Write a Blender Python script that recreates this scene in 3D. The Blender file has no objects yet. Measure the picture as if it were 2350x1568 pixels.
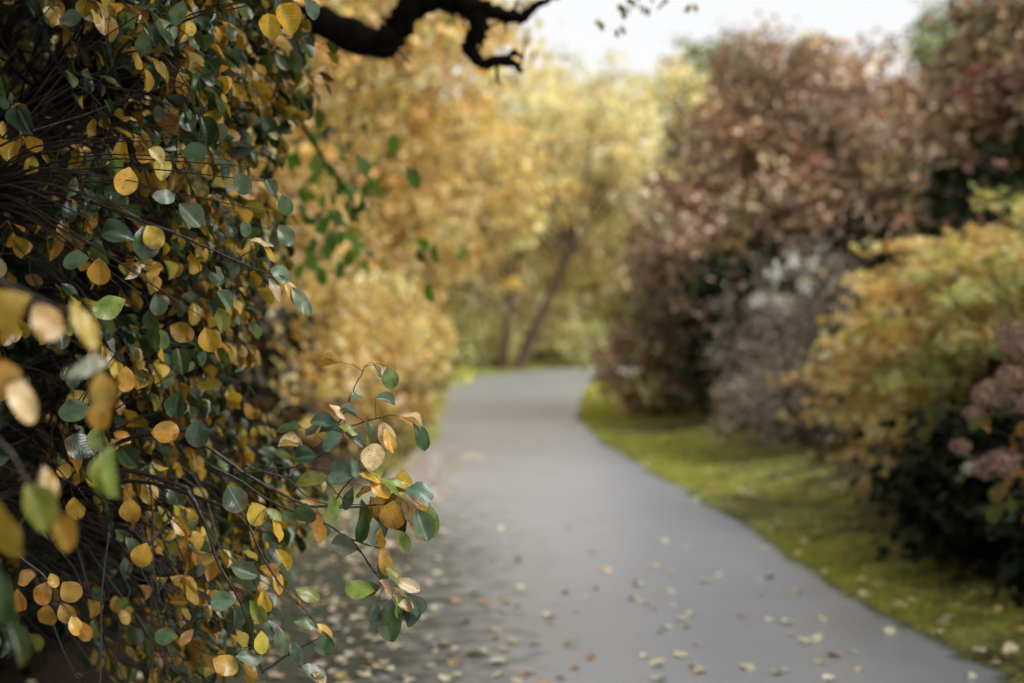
import bpy, math, random
import numpy as np
from mathutils import Vector, Matrix

RNG = np.random.default_rng(7)
random.seed(7)
C = bpy.context.scene.collection
sc = bpy.context.scene

# ------------------------------------------------------------------ camera
FPX, CX, CY, HOR = 3264.0, 1175.0, 784.0, 723.0      # photograph measured at 2350 x 1568
PITCH = math.atan((CY - HOR) / FPX)
CAMZ = 1.5
cam = bpy.data.cameras.new("camera")
camo = bpy.data.objects.new("camera", cam); C.objects.link(camo)
camo.location = (0, 0, CAMZ); camo.rotation_euler = (math.pi / 2 - PITCH, 0, 0)
cam.lens = 50; cam.sensor_width = 36; cam.clip_end = 2000; cam.clip_start = 0.05
cam.dof.use_dof = True; cam.dof.focus_distance = 3.0; cam.dof.aperture_fstop = 1.9
sc.camera = camo

def at(px, py, Y):
    """point in the place at depth Y seen at a measured spot of the photograph"""
    x = px - CX; u = CY - py
    dy = FPX * math.cos(PITCH) + u * math.sin(PITCH)
    dz = -FPX * math.sin(PITCH) + u * math.cos(PITCH)
    k = Y / dy
    return np.array([x * k, Y, CAMZ + dz * k])

def on_ground(px, py, z=0.0):
    u = CY - py
    dy = FPX * math.cos(PITCH) + u * math.sin(PITCH)
    dz = -FPX * math.sin(PITCH) + u * math.cos(PITCH)
    k = (z - CAMZ) / dz
    return np.array([(px - CX) * k, dy * k, z])

# ------------------------------------------------------------------ helpers
def tag(o, label=None, cat=None, group=None, kind=None):
    if label: o["label"] = label
    if cat: o["category"] = cat
    if group: o["group"] = group
    if kind: o["kind"] = kind
    return o

def empty(name, loc, label, cat, group=None):
    o = bpy.data.objects.new(name, None); C.objects.link(o)
    o.location = tuple(float(v) for v in loc); o.empty_display_size = 0.2
    return tag(o, label, cat, group)

class MB:
    """collects geometry (world coordinates) into one mesh"""
    def __init__(s):
        s.v = []; s.f = []; s.c = []; s.uv = []; s.n = 0
    def add(s, v, faces, col=None, uv=None):
        v = np.asarray(v, dtype=np.float64).reshape(-1, 3)
        s.v.append(v)
        s.f.append((np.asarray(faces) + s.n))
        if col is None: col = np.ones((len(v), 3))
        s.c.append(np.broadcast_to(np.asarray(col, dtype=np.float64), (len(v), 3)))
        s.uv.append(np.zeros((len(v), 2)) if uv is None else uv)
        s.n += len(v)
    def build(s, name, mat, parent=None, smooth=True, loc=None):
        V = np.concatenate(s.v)
        off = np.zeros(3)
        if parent is not None:
            p = parent
            while p is not None:
                off = off + np.array(p.location); p = p.parent
        elif loc is not None: off = np.array(loc, dtype=float)
        V = V - off
        me = bpy.data.meshes.new(name)
        me.vertices.add(len(V)); me.vertices.foreach_set("co", V.astype(np.float32).ravel())
        idx = []; starts = []; k = 0
        for f in s.f:
            m = f.shape[1]
            idx.append(f.ravel()); starts.append(k + np.arange(len(f)) * m); k += f.size
        idx = np.concatenate(idx).astype(np.int32); starts = np.concatenate(starts).astype(np.int32)
        me.loops.add(len(idx)); me.loops.foreach_set("vertex_index", idx)
        me.polygons.add(len(starts)); me.polygons.foreach_set("loop_start", starts)
        me.polygons.foreach_set("use_smooth", np.full(len(starts), smooth))
        ca = me.color_attributes.new("col", 'FLOAT_COLOR', 'POINT')
        cc = np.ones((len(V), 4), dtype=np.float32); cc[:, :3] = np.concatenate(s.c)
        ca.data.foreach_set("color", cc.ravel())
        uvl = me.uv_layers.new(name="UVMap")
        uvl.data.foreach_set("uv", np.concatenate(s.uv).astype(np.float32)[idx].ravel())
        me.update(calc_edges=True); me.validate()
        me.materials.append(mat)
        o = bpy.data.objects.new(name, me); C.objects.link(o)
        if parent is not None: o.parent = parent
        elif loc is not None: o.location = tuple(float(v) for v in loc)
        return o

def norm(a):
    return a / np.maximum(np.linalg.norm(a, axis=-1, keepdims=True), 1e-9)

def tube(mb, pts, r, sides=6, col=(1, 1, 1), knob=0.0):
    pts = np.asarray(pts, float); n = len(pts)
    r = np.broadcast_to(np.asarray(r, float), (n,))
    t = np.gradient(pts, axis=0); t = norm(t)
    ref = np.array([0.31, 0.17, 0.93]) if abs(t[0][2]) < 0.8 else np.array([0.95, 0.2, 0.1])
    a = norm(np.cross(t, ref)); b = np.cross(t, a)
    ang = np.arange(sides) / sides * 2 * np.pi
    rr = r[:, None] * (1 + knob * RNG.normal(size=(n, sides)))
    ring = pts[:, None] + rr[..., None] * (np.cos(ang)[None, :, None] * a[:, None] + np.sin(ang)[None, :, None] * b[:, None])
    v = np.concatenate([ring.reshape(-1, 3), pts[:1], pts[-1:]])
    i = np.arange(n - 1)[:, None] * sides; j = np.arange(sides)[None, :]; j2 = (j + 1) % sides
    f = np.stack([i + j, i + j2, i + sides + j2, i + sides + j], -1).reshape(-1, 4)
    uv = np.zeros((len(v), 2)); uv[:n * sides, 0] = np.tile(ang / 6.28, n); uv[:n * sides, 1] = np.repeat(np.arange(n) * .3, sides)
    mb.add(v, f, col, uv)
    b0 = mb.n - len(v)
    cap = np.array([[n * sides, (q + 1) % sides, q] for q in range(sides)] +
                   [[n * sides + 1, (n - 1) * sides + q, (n - 1) * sides + (q + 1) % sides] for q in range(sides)])
    mb.f.append(cap + b0)

def spline(pts, n):
    """smooth resample through control points (Catmull-Rom)"""
    P = np.asarray(pts, float)
    if len(P) < 3: return np.linspace(P[0], P[-1], n)
    Q = np.vstack([2 * P[0] - P[1], P, 2 * P[-1] - P[-2]])
    out = []
    for u in np.linspace(0, len(P) - 1 - 1e-6, n):
        k = int(u); t = u - k; p0, p1, p2, p3 = Q[k:k + 4]
        out.append(.5 * ((2 * p1) + (-p0 + p2) * t + (2 * p0 - 5 * p1 + 4 * p2 - p3) * t * t + (-p0 + 3 * p1 - 3 * p2 + p3) * t ** 3))
    return np.array(out)

# leaf templates: (t along, s across), faces
def tpl_low():
    t = np.array([0, .32, .72, 1, .72, .32]); s = np.array([0, -.42, -.40, 0, .40, .42])
    return t, s, np.array([[0, 1, 2, 3], [0, 3, 4, 5]])
def tpl_grid(rows, cols, kind="round"):
    tt = 1 - (1 - np.linspace(0, 1, rows)) ** 1.55; T = []; S = []
    for a in tt:
        if kind == "round":   # obovate, blunt round tip
            w = .5 * math.sin(math.pi * max(.004, min(.999, a ** 1.15))) ** (.80 - .38 * a) if a < .999 else .045
        else:
            w = .5 * math.sin(math.pi * min(.995, a + .005)) ** .8
        for b in np.linspace(-1, 1, cols): T.append(a); S.append(b * w)
    F = []
    for r in range(rows - 1):
        for c in range(cols - 1):
            k = r * cols + c; F.append([k, k + 1, k + cols + 1, k + cols])
    return np.array(T), np.array(S), np.array(F)
def tpl_palm():
    T = [0]; S = [0]; F = []
    for a, l in ((-105, .62), (-52, .9), (0, 1.0), (52, .9), (105, .62)):
        a = math.radians(a); d = (math.cos(a), math.sin(a)); p = (-d[1], d[0]); k = len(T)
        T += [d[0] * l * .5 + p[0] * .11, d[0] * l, d[0] * l * .5 - p[0] * .11]
        S += [d[1] * l * .5 + p[1] * .11, d[1] * l, d[1] * l * .5 - p[1] * .11]
        F.append([0, k, k + 1, k + 2])
    return np.array(T), np.array(S), np.array(F)
LOW, MID, HI, PALM = tpl_low(), tpl_grid(5, 3), tpl_grid(9, 7), tpl_palm()

def leafbatch(mb, tpl, P, D, N, L, W, curl, fold, col, ruffle=0.0):
    t, s, F = tpl; n = len(P); M = len(t)
    if n == 0: return
    D = norm(D); N = norm(N - (N * D).sum(-1, keepdims=True) * D); S = np.cross(N, D)
    L = np.broadcast_to(L, (n,)); W = np.broadcast_to(W, (n,)); curl = np.broadcast_to(curl, (n,)); fold = np.broadcast_to(fold, (n,))
    tt = t[None]; ss = s[None]; c = curl[:, None]
    x = tt * (1 - .35 * c * c * tt); z = -c * tt * tt
    z = z + fold[:, None] * np.abs(ss)
    if ruffle:
        ph = RNG.uniform(0, 6.28, (n, 1)); ph2 = RNG.uniform(0, 6.28, (n, 1))
        z = z + ruffle * (np.sin(tt * 9 + ph) * np.abs(ss) * 1.4 + np.sin(tt * 4 + ss * 7 + ph2) * .35)
    v = P[:, None] + L[:, None, None] * (x[..., None] * D[:, None] + (ss * W[:, None])[..., None] * S[:, None] + z[..., None] * N[:, None])
    f = (np.arange(n)[:, None, None] * M + F[None]).reshape(-1, F.shape[1])
    cc = np.repeat(col, M, axis=0)
    uv = np.stack([np.tile(s + .5, n), np.tile(t, n)], -1)
    mb.add(v.reshape(-1, 3), f, cc, uv)

def stalks(mb, A, B, r, col, sag=.15):
    """many thin two-piece stalks A->B at once"""
    n = len(A)
    if n == 0: return
    A = np.asarray(A); B = np.asarray(B)
    mid = (A + B) / 2; ln = np.linalg.norm(B - A, axis=1)
    mid[:, 2] += ln * sag
    t = norm(B - A); ref = norm(RNG.normal(size=(n, 3))); a = norm(np.cross(t, ref)); b = np.cross(t, a)
    ang = np.arange(3) / 3 * 6.283
    o = np.cos(ang)[None, :, None] * a[:, None] + np.sin(ang)[None, :, None] * b[:, None]
    r = np.broadcast_to(r, (n,))[:, None, None]
    v = np.concatenate([A[:, None] + o * r * 1.3, mid[:, None] + o * r, B[:, None] + o * r], 1)
    F = np.array([[i + j, i + (j + 1) % 3, i + 3 + (j + 1) % 3, i + 3 + j] for i in (0, 3) for j in range(3)])
    f = (np.arange(n)[:, None, None] * 9 + F[None]).reshape(-1, 4)
    mb.add(v.reshape(-1, 3), f, np.repeat(np.broadcast_to(col, (n, 3)), 9, axis=0))

def palette(cols, w, n, jit=.18):
    cols = np.array(cols); w = np.array(w, float); k = RNG.choice(len(cols), n, p=w / w.sum())
    c = cols[k] * (1 + jit * RNG.normal(size=(n, 1))) * (1 + .07 * RNG.normal(size=(n, 3)))
    return np.clip(c, .004, .85)

# ------------------------------------------------------------------ materials
def newmat(name):
    m = bpy.data.materials.new(name); m.use_nodes = True
    nt = m.node_tree; nt.nodes.clear()
    return m, nt, nt.nodes, nt.links

def node(nt, t, **kw):
    n = nt.nodes.new(t)
    for k, v in kw.items():
        if k in n.inputs.keys(): n.inputs[k].default_value = v
        else: setattr(n, k, v)
    return n

def leafmat(name, rough=.45, trans=.35, veins=False, spec=.5, tcol=(1.15, 1.0, .55, 1)):
    m, nt, N, Lk = newmat(name)
    out = node(nt, "ShaderNodeOutputMaterial")
    at_ = node(nt, "ShaderNodeAttribute", attribute_name="col")
    geo = node(nt, "ShaderNodeNewGeometry")
    col = at_.outputs["Color"]
    no = node(nt, "ShaderNodeTexNoise"); no.inputs["Scale"].default_value = 38 if veins else 6
    no.inputs["Detail"].default_value = 3
    Lk.new(geo.outputs["Position"], no.inputs["Vector"])
    bump_h = None
    if veins:
        # mottling between the leaf's own colour and a yellower / greener one
        r0 = node(nt, "ShaderNodeValToRGB"); r0.color_ramp.elements[0].position = .46; r0.color_ramp.elements[1].position = .62
        Lk.new(no.outputs["Fac"], r0.inputs[0])
        hs = node(nt, "ShaderNodeHueSaturation"); hs.inputs["Hue"].default_value = .515; hs.inputs["Value"].default_value = .72
        Lk.new(col, hs.inputs["Color"])
        mx = node(nt, "ShaderNodeMix", data_type='RGBA'); Lk.new(r0.outputs[0], mx.inputs[0]); Lk.new(col, mx.inputs[6]); Lk.new(hs.outputs[0], mx.inputs[7])
        # brown specks
        sp = node(nt, "ShaderNodeTexNoise"); sp.inputs["Scale"].default_value = 170; sp.inputs["Detail"].default_value = 4
        Lk.new(geo.outputs["Position"], sp.inputs["Vector"])
        r1 = node(nt, "ShaderNodeValToRGB"); r1.color_ramp.elements[0].position = .62; r1.color_ramp.elements[1].position = .70
        Lk.new(sp.outputs["Fac"], r1.inputs[0])
        mul = node(nt, "ShaderNodeMath", operation='MULTIPLY'); mul.inputs[1].default_value = .75; Lk.new(r1.outputs[0], mul.inputs[0])
        mx2 = node(nt, "ShaderNodeMix", data_type='RGBA'); Lk.new(mul.outputs[0], mx2.inputs[0]); Lk.new(mx.outputs[2], mx2.inputs[6])
        mx2.inputs[7].default_value = (.09, .04, .012, 1)
        # veins from the leaf's own coordinates
        uv = node(nt, "ShaderNodeUVMap"); sep = node(nt, "ShaderNodeSeparateXYZ"); Lk.new(uv.outputs[0], sep.inputs[0])
        su = node(nt, "ShaderNodeMath", operation='SUBTRACT'); su.inputs[1].default_value = .5; Lk.new(sep.outputs[0], su.inputs[0])
        ab = node(nt, "ShaderNodeMath", operation='ABSOLUTE'); Lk.new(su.outputs[0], ab.inputs[0])
        k1 = node(nt, "ShaderNodeMath", operation='MULTIPLY'); k1.inputs[1].default_value = .75; Lk.new(ab.outputs[0], k1.inputs[0])
        k2 = node(nt, "ShaderNodeMath", operation='SUBTRACT'); Lk.new(sep.outputs[1], k2.inputs[0]); Lk.new(k1.outputs[0], k2.inputs[1])
        k3 = node(nt, "ShaderNodeMath", operation='MULTIPLY'); k3.inputs[1].default_value = 52; Lk.new(k2.outputs[0], k3.inputs[0])
        k4 = node(nt, "ShaderNodeMath", operation='SINE'); Lk.new(k3.outputs[0], k4.inputs[0])
        r2 = node(nt, "ShaderNodeMapRange"); r2.inputs[1].default_value = .72; r2.inputs[2].default_value = 1; Lk.new(k4.outputs[0], r2.inputs[0])
        r3 = node(nt, "ShaderNodeMapRange"); r3.inputs[1].default_value = .022; r3.inputs[2].default_value = .006; Lk.new(ab.outputs[0], r3.inputs[0])
        mxx = node(nt, "ShaderNodeMath", operation='MAXIMUM'); Lk.new(r2.outputs[0], mxx.inputs[0]); Lk.new(r3.outputs[0], mxx.inputs[1])
        vf = node(nt, "ShaderNodeMath", operation='MULTIPLY'); vf.inputs[1].default_value = .4; Lk.new(mxx.outputs[0], vf.inputs[0])
        hv = node(nt, "ShaderNodeHueSaturation"); hv.inputs["Value"].default_value = 1.5; hv.inputs["Saturation"].default_value = .85
        Lk.new(mx2.outputs[2], hv.inputs["Color"])
        mx3 = node(nt, "ShaderNodeMix", data_type='RGBA'); Lk.new(vf.outputs[0], mx3.inputs[0]); Lk.new(mx2.outputs[2], mx3.inputs[6]); Lk.new(hv.outputs[0], mx3.inputs[7])
        sv = node(nt, "ShaderNodeMath", operation='SUBTRACT'); sv.inputs[1].default_value = .55; Lk.new(sep.outputs[1], sv.inputs[0])
        q1 = node(nt, "ShaderNodeMath", operation='MULTIPLY'); Lk.new(su.outputs[0], q1.inputs[0]); Lk.new(su.outputs[0], q1.inputs[1])
        q2 = node(nt, "ShaderNodeMath", operation='MULTIPLY'); Lk.new(sv.outputs[0], q2.inputs[0]); Lk.new(sv.outputs[0], q2.inputs[1])
        q3 = node(nt, "ShaderNodeMath", operation='ADD'); Lk.new(q1.outputs[0], q3.inputs[0]); Lk.new(q2.outputs[0], q3.inputs[1])
        bn = node(nt, "ShaderNodeTexNoise"); bn.inputs["Scale"].default_value = 24; bn.inputs["Detail"].default_value = 5; Lk.new(geo.outputs["Position"], bn.inputs["Vector"])
        q4 = node(nt, "ShaderNodeMath", operation='MULTIPLY_ADD'); q4.inputs[1].default_value = 1.1; Lk.new(bn.outputs["Fac"], q4.inputs[0]); Lk.new(q3.outputs[0], q4.inputs[2])
        q5 = node(nt, "ShaderNodeMapRange"); q5.inputs[1].default_value = .78; q5.inputs[2].default_value = .92; q5.inputs[4].default_value = .8; Lk.new(q4.outputs[0], q5.inputs[0])
        mx4 = node(nt, "ShaderNodeMix", data_type='RGBA'); Lk.new(q5.outputs[0], mx4.inputs[0]); Lk.new(mx3.outputs[2], mx4.inputs[6]); mx4.inputs[7].default_value = (.13, .062, .02, 1)
        col = mx4.outputs[2]
        ad = node(nt, "ShaderNodeMath", operation='MULTIPLY_ADD'); ad.inputs[1].default_value = -.5
        Lk.new(mxx.outputs[0], ad.inputs[0]); Lk.new(no.outputs["Fac"], ad.inputs[2])
        bump_h = ad.outputs[0]
    else:
        mr = node(nt, "ShaderNodeMapRange"); mr.inputs[1].default_value = .3; mr.inputs[2].default_value = .7
        mr.inputs[3].default_value = .75; mr.inputs[4].default_value = 1.25; Lk.new(no.outputs["Fac"], mr.inputs[0])
        vm = node(nt, "ShaderNodeVectorMath", operation='SCALE'); Lk.new(col, vm.inputs[0]); Lk.new(mr.outputs[0], vm.inputs["Scale"])
        col = vm.outputs[0]
    p = node(nt, "ShaderNodeBsdfPrincipled"); p.inputs["Roughness"].default_value = rough
    p.inputs["Specular IOR Level"].default_value = spec
    Lk.new(col, p.inputs["Base Color"])
    if bump_h is not None:
        bp = node(nt, "ShaderNodeBump"); bp.inputs["Strength"].default_value = .45; bp.inputs["Distance"].default_value = .0012
        Lk.new(bump_h, bp.inputs["Height"]); Lk.new(bp.outputs[0], p.inputs["Normal"])
    tr = node(nt, "ShaderNodeBsdfTranslucent")
    tm = node(nt, "ShaderNodeMix", data_type='RGBA', blend_type='MULTIPLY'); tm.inputs[0].default_value = 1
    Lk.new(col, tm.inputs[6]); tm.inputs[7].default_value = tcol; Lk.new(tm.outputs[2], tr.inputs["Color"])
    ms = node(nt, "ShaderNodeMixShader"); ms.inputs[0].default_value = trans
    Lk.new(p.outputs[0], ms.inputs[1]); Lk.new(tr.outputs[0], ms.inputs[2]); Lk.new(ms.outputs[0], out.inputs[0])
    return m

def barkmat(name, c1, c2, rough=.75, scale=14, spec=.5):
    m, nt, N, Lk = newmat(name)
    out = node(nt, "ShaderNodeOutputMaterial"); p = node(nt, "ShaderNodeBsdfPrincipled")
    geo = node(nt, "ShaderNodeNewGeometry")
    mp = node(nt, "ShaderNodeMapping"); mp.inputs["Scale"].default_value = (1, 1, .35); Lk.new(geo.outputs["Position"], mp.inputs[0])
    no = node(nt, "ShaderNodeTexNoise"); no.inputs["Scale"].default_value = scale; no.inputs["Detail"].default_value = 5
    Lk.new(mp.outputs[0], no.inputs["Vector"])
    r = node(nt, "ShaderNodeValToRGB"); r.color_ramp.elements[0].color = (*c1, 1); r.color_ramp.elements[1].color = (*c2, 1)
    r.color_ramp.elements[0].position = .35; r.color_ramp.elements[1].position = .68
    Lk.new(no.outputs["Fac"], r.inputs[0]); Lk.new(r.outputs[0], p.inputs["Base Color"]); p.inputs["Roughness"].default_value = rough; p.inputs["Specular IOR Level"].default_value = spec
    bp = node(nt, "ShaderNodeBump"); bp.inputs["Strength"].default_value = .6; bp.inputs["Distance"].default_value = .01
    Lk.new(no.outputs["Fac"], bp.inputs["Height"]); Lk.new(bp.outputs[0], p.inputs["Normal"])
    Lk.new(p.outputs[0], out.inputs[0])
    return m

M_leaf_near = leafmat("wet_leaf", rough=.27, trans=.34, veins=True, spec=.68)
M_leaf_bg = leafmat("autumn_foliage", rough=.5, trans=.5)
M_leaf_brown = leafmat("russet_foliage", rough=.38, trans=.2, spec=.6, tcol=(1.1, .9, .7, 1))
M_leaf_dark = leafmat("evergreen_shade_foliage", rough=.6, trans=.1, spec=.12)
M_petal = leafmat("dried_flower", rough=.7, trans=.25, tcol=(1, 1, 1, 1))
M_fallen = leafmat("fallen_leaf", rough=.35, trans=.1, veins=True, spec=.6)
M_twig = barkmat("dark_twig", (.006, .004, .003), (.028, .016, .011), rough=.45, scale=90)
M_bark = barkmat("bark", (.025, .018, .012), (.10, .075, .05))
M_bark_black = barkmat("black_bark", (.003, .0025, .002), (.010, .008, .006), rough=.85, scale=20, spec=.12)
M_bark_red = barkmat("red_brown_bark", (.03, .015, .007), (.10, .05, .022), rough=.7, scale=5)

# path: wet grey asphalt, mossy towards its left margin
def pathmat():
    m, nt, N, Lk = newmat("wet_asphalt")
    out = node(nt, "ShaderNodeOutputMaterial"); p = node(nt, "ShaderNodeBsdfPrincipled")
    geo = node(nt, "ShaderNodeNewGeometry")
    n1 = node(nt, "ShaderNodeTexNoise"); n1.inputs["Scale"].default_value = 160; n1.inputs["Detail"].default_value = 3
    n2 = node(nt, "ShaderNodeTexNoise"); n2.inputs["Scale"].default_value = 1.7; n2.inputs["Detail"].default_value = 6
    n3 = node(nt, "ShaderNodeTexNoise"); n3.inputs["Scale"].default_value = 7; n3.inputs["Detail"].default_value = 5
    for n in (n1, n2, n3): Lk.new(geo.outputs["Position"], n.inputs["Vector"])
    r = node(nt, "ShaderNodeValToRGB"); r.color_ramp.elements[0].color = (.135, .148, .170, 1); r.color_ramp.elements[1].color = (.33, .355, .40, 1)
    r.color_ramp.elements[0].position = .3; r.color_ramp.elements[1].position = .72
    Lk.new(n1.outputs["Fac"], r.inputs[0])
    mr = node(nt, "ShaderNodeMapRange"); mr.inputs[1].default_value = .3; mr.inputs[2].default_value = .7; mr.inputs[3].default_value = .9; mr.inputs[4].default_value = 1.08
    Lk.new(n2.outputs["Fac"], mr.inputs[0])
    vs = node(nt, "ShaderNodeVectorMath", operation='SCALE'); Lk.new(r.outputs[0], vs.inputs[0]); Lk.new(mr.outputs[0], vs.inputs["Scale"])
    # moss creeping in from both edges (edge distance stored as vertex colour)
    a = node(nt, "ShaderNodeAttribute", attribute_name="col"); sep = node(nt, "ShaderNodeSeparateColor"); Lk.new(a.outputs[0], sep.inputs[0])
    ma = node(nt, "ShaderNodeMath", operation='MULTIPLY_ADD'); ma.inputs[1].default_value = .75
    Lk.new(n3.outputs["Fac"], ma.inputs[0]); Lk.new(sep.outputs[0], ma.inputs[2])
    ms = node(nt, "ShaderNodeMapRange"); ms.inputs[1].default_value = .62; ms.inputs[2].default_value = 1.0; Lk.new(ma.outputs[0], ms.inputs[0])
    mc = node(nt, "ShaderNodeValToRGB"); mc.color_ramp.elements[0].color = (.022, .017, .008, 1); mc.color_ramp.elements[1].color = (.045, .06, .012, 1)
    Lk.new(n3.outputs["Fac"], mc.inputs[0])
    mx = node(nt, "ShaderNodeMix", data_type='RGBA'); Lk.new(ms.outputs[0], mx.inputs[0]); Lk.new(vs.outputs[0], mx.inputs[6]); Lk.new(mc.outputs[0], mx.inputs[7])
    Lk.new(mx.outputs[2], p.inputs["Base Color"])
    ro = node(nt, "ShaderNodeMapRange"); ro.inputs[1].default_value = .35; ro.inputs[2].default_value = .65; ro.inputs[3].default_value = .39; ro.inputs[4].default_value = .44
    Lk.new(n2.outputs["Fac"], ro.inputs[0])
    rm = node(nt, "ShaderNodeMix", data_type='FLOAT'); Lk.new(ms.outputs[0], rm.inputs[0]); Lk.new(ro.outputs[0], rm.inputs[2]); rm.inputs[3].default_value = .85
    Lk.new(rm.outputs[0], p.inputs["Roughness"]); p.inputs["Specular IOR Level"].default_value = 1.0
    cw = node(nt, "ShaderNodeMath", operation='SUBTRACT'); cw.inputs[0].default_value = 1; Lk.new(ms.outputs[0], cw.inputs[1]); Lk.new(cw.outputs[0], p.inputs["Coat Weight"]); p.inputs["Coat Roughness"].default_value = .36
    bp = node(nt, "ShaderNodeBump"); bp.inputs["Strength"].default_value = .8; bp.inputs["Distance"].default_value = .004
    Lk.new(n1.outputs["Fac"], bp.inputs["Height"]); Lk.new(bp.outputs[0], p.inputs["Normal"])
    Lk.new(p.outputs[0], out.inputs[0]); return m

def groundmat():
    m, nt, N, Lk = newmat("mossy_soil")
    out = node(nt, "ShaderNodeOutputMaterial"); p = node(nt, "ShaderNodeBsdfPrincipled")
    geo = node(nt, "ShaderNodeNewGeometry"); a = node(nt, "ShaderNodeAttribute", attribute_name="col")
    n1 = node(nt, "ShaderNodeTexNoise"); n1.inputs["Scale"].default_value = 2.2; n1.inputs["Detail"].default_value = 6; n1.inputs["Roughness"].default_value = .65
    n2 = node(nt, "ShaderNodeTexNoise"); n2.inputs["Scale"].default_value = 45; n2.inputs["Detail"].default_value = 4
    for n in (n1, n2): Lk.new(geo.outputs["Position"], n.inputs["Vector"])
    g = node(nt, "ShaderNodeValToRGB"); e = g.color_ramp.elements
    e[0].color = (.11, .13, .025, 1); e[0].position = .3; e[1].color = (.36, .37, .09, 1); e[1].position = .72
    Lk.new(n2.outputs["Fac"], g.inputs[0])
    s = node(nt, "ShaderNodeValToRGB"); e = s.color_ramp.elements
    e[0].color = (.008, .005, .003, 1); e[1].color = (.055, .034, .018, 1); e[0].position = .3; e[1].position = .75
    Lk.new(n2.outputs["Fac"], s.inputs[0])
    sep = node(nt, "ShaderNodeSeparateColor"); Lk.new(a.outputs[0], sep.inputs[0])
    ma = node(nt, "ShaderNodeMath", operation='ADD'); Lk.new(sep.outputs[0], ma.inputs[0]); Lk.new(n1.outputs["Fac"], ma.inputs[1])
    mr = node(nt, "ShaderNodeMapRange"); mr.inputs[1].default_value = .90; mr.inputs[2].default_value = 1.12; Lk.new(ma.outputs[0], mr.inputs[0])
    mx = node(nt, "ShaderNodeMix", data_type='RGBA'); Lk.new(mr.outputs[0], mx.inputs[0]); Lk.new(s.outputs[0], mx.inputs[6]); Lk.new(g.outputs[0], mx.inputs[7])
    Lk.new(mx.outputs[2], p.inputs["Base Color"]); p.inputs["Roughness"].default_value = .9; p.inputs["Specular IOR Level"].default_value = .2
    bp = node(nt, "ShaderNodeBump"); bp.inputs["Strength"].default_value = .8; bp.inputs["Distance"].default_value = .02
    Lk.new(n2.outputs["Fac"], bp.inputs["Height"]); Lk.new(bp.outputs[0], p.inputs["Normal"])
    Lk.new(p.outputs[0], out.inputs[0]); return m

# ------------------------------------------------------------------ path and ground
RE = np.array([(2.9, -6), (2.5, 0), (2.2, 4.2), (2.1, 5.8), (1.95, 6.6), (1.78, 8.07), (1.66, 10.3), (1.42, 13), (1.2, 15.4), (1.06, 17.7), (1.08, 21.6), (1.45, 27.7), (2.1, 33), (3.6, 36.6), (6.5, 39), (12, 41), (24, 43)])
LE = np.array([(-1.3, -6), (-1.3, 0), (-1.3, 4.2), (-1.3, 5.8), (-1.35, 6.6), (-1.4, 8.07), (-1.35, 10.3), (-1.2, 13), (-1.05, 15.4), (-1.02, 17.7), (-1.18, 21.6), (-1.3, 27.7), (-1.1, 33.0), (.2, 37.2), (3.2, 41.5), (10, 44.5), (24, 47)])
def redge(y): return np.interp(y, RE[:14, 1], RE[:14, 0])
def ledge(y): return np.interp(y, LE[:13, 1], LE[:13, 0])
def sstep(a, b, x):
    t = np.clip((x - a) / (b - a), 0, 1); return t * t * (3 - 2 * t)
Rs, Ls = spline(RE, 170), spline(LE, 170)
n = len(Rs); K = 25
mb = MB()
w = np.linspace(0, 1, K)[None, :, None]
V = Ls[:, None] * (1 - w) + Rs[:, None] * w
ew = np.convolve(RNG.normal(size=n), [.3, .4, .3], 'same')[:, None] * .06
V[:, 0, 0] += ew[:, 0]; V[:, -1, 0] += np.roll(ew[:, 0], 5)
Z = .004 + .012 * np.sin(np.linspace(0, np.pi, K))[None].repeat(n, 0)
V3 = np.concatenate([V, Z[..., None]], -1)
dl = np.linalg.norm(V - V[:, :1], axis=-1); dr = np.linalg.norm(V - V[:, -1:], axis=-1)
moss = np.clip(1.05 - dl / 1.9, 0, 1) * .9; moss = moss * (1 - .7 * sstep(8.5, 13, V[..., 1])); moss = np.maximum(moss, np.clip(.75 - dr / .16, 0, 1))
i = np.arange(n - 1)[:, None] * K; j = np.arange(K - 1)[None]
mb.add(V3.reshape(-1, 3), np.stack([i + j, i + j + 1, i + K + j + 1, i + K + j], -1).reshape(-1, 4), np.repeat(moss.reshape(-1, 1), 3, 1))
tag(mb.build("path", pathmat()), kind="structure")

def gheight(x, y):
    rr = x - redge(np.clip(y, -6, 36)); ll = ledge(np.clip(y, -6, 33)) - x
    h = .24 * sstep(.15, 2.2, rr) + .1 * sstep(.3, 2.5, ll)
    h = h + .015 * np.sin(x * 5.1 + y * 2.3) * sstep(.1, .5, np.maximum(rr, ll)) + .02 * np.sin(y * 3.7 - x * 1.9) * sstep(.1, .6, np.maximum(rr, ll))
    h = np.where((y > 33), h * np.clip((36 - y) / 3, 0, 1), h)
    far = sstep(48, 90, np.hypot(x, y)); h = h + far * 1.2
    return h
xs = np.concatenate([-np.geomspace(400, 8.2, 22), np.arange(-8, 8.01, .16), np.geomspace(8.2, 400, 22)])
ys = np.concatenate([-np.geomspace(300, 3.2, 18), np.arange(-3, 48, .2), np.geomspace(48.5, 500, 26)])
X, Y = np.meshgrid(xs, ys); Zg = gheight(X, Y)
ins = (X > ledge(np.clip(Y, -6, 33)) + .05) & (X < redge(np.clip(Y, -6, 36)) - .05) & (Y < 40)
Zg = np.where(ins, -.004, Zg)
rr = X - redge(np.clip(Y, -6, 36)); ll = ledge(np.clip(Y, -6, 33)) - X
edge_w = np.interp(Y, [5.8, 7.3, 8.6, 12, 14.5, 17, 22, 36], [1.0, .9, .75, 1.4, 1.6, 1.4, 1.0, 1.2])
gr = np.where(rr > -.3, 1 - sstep(edge_w * .8, edge_w * 1.35 + .1, rr), 0) * .5
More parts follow.
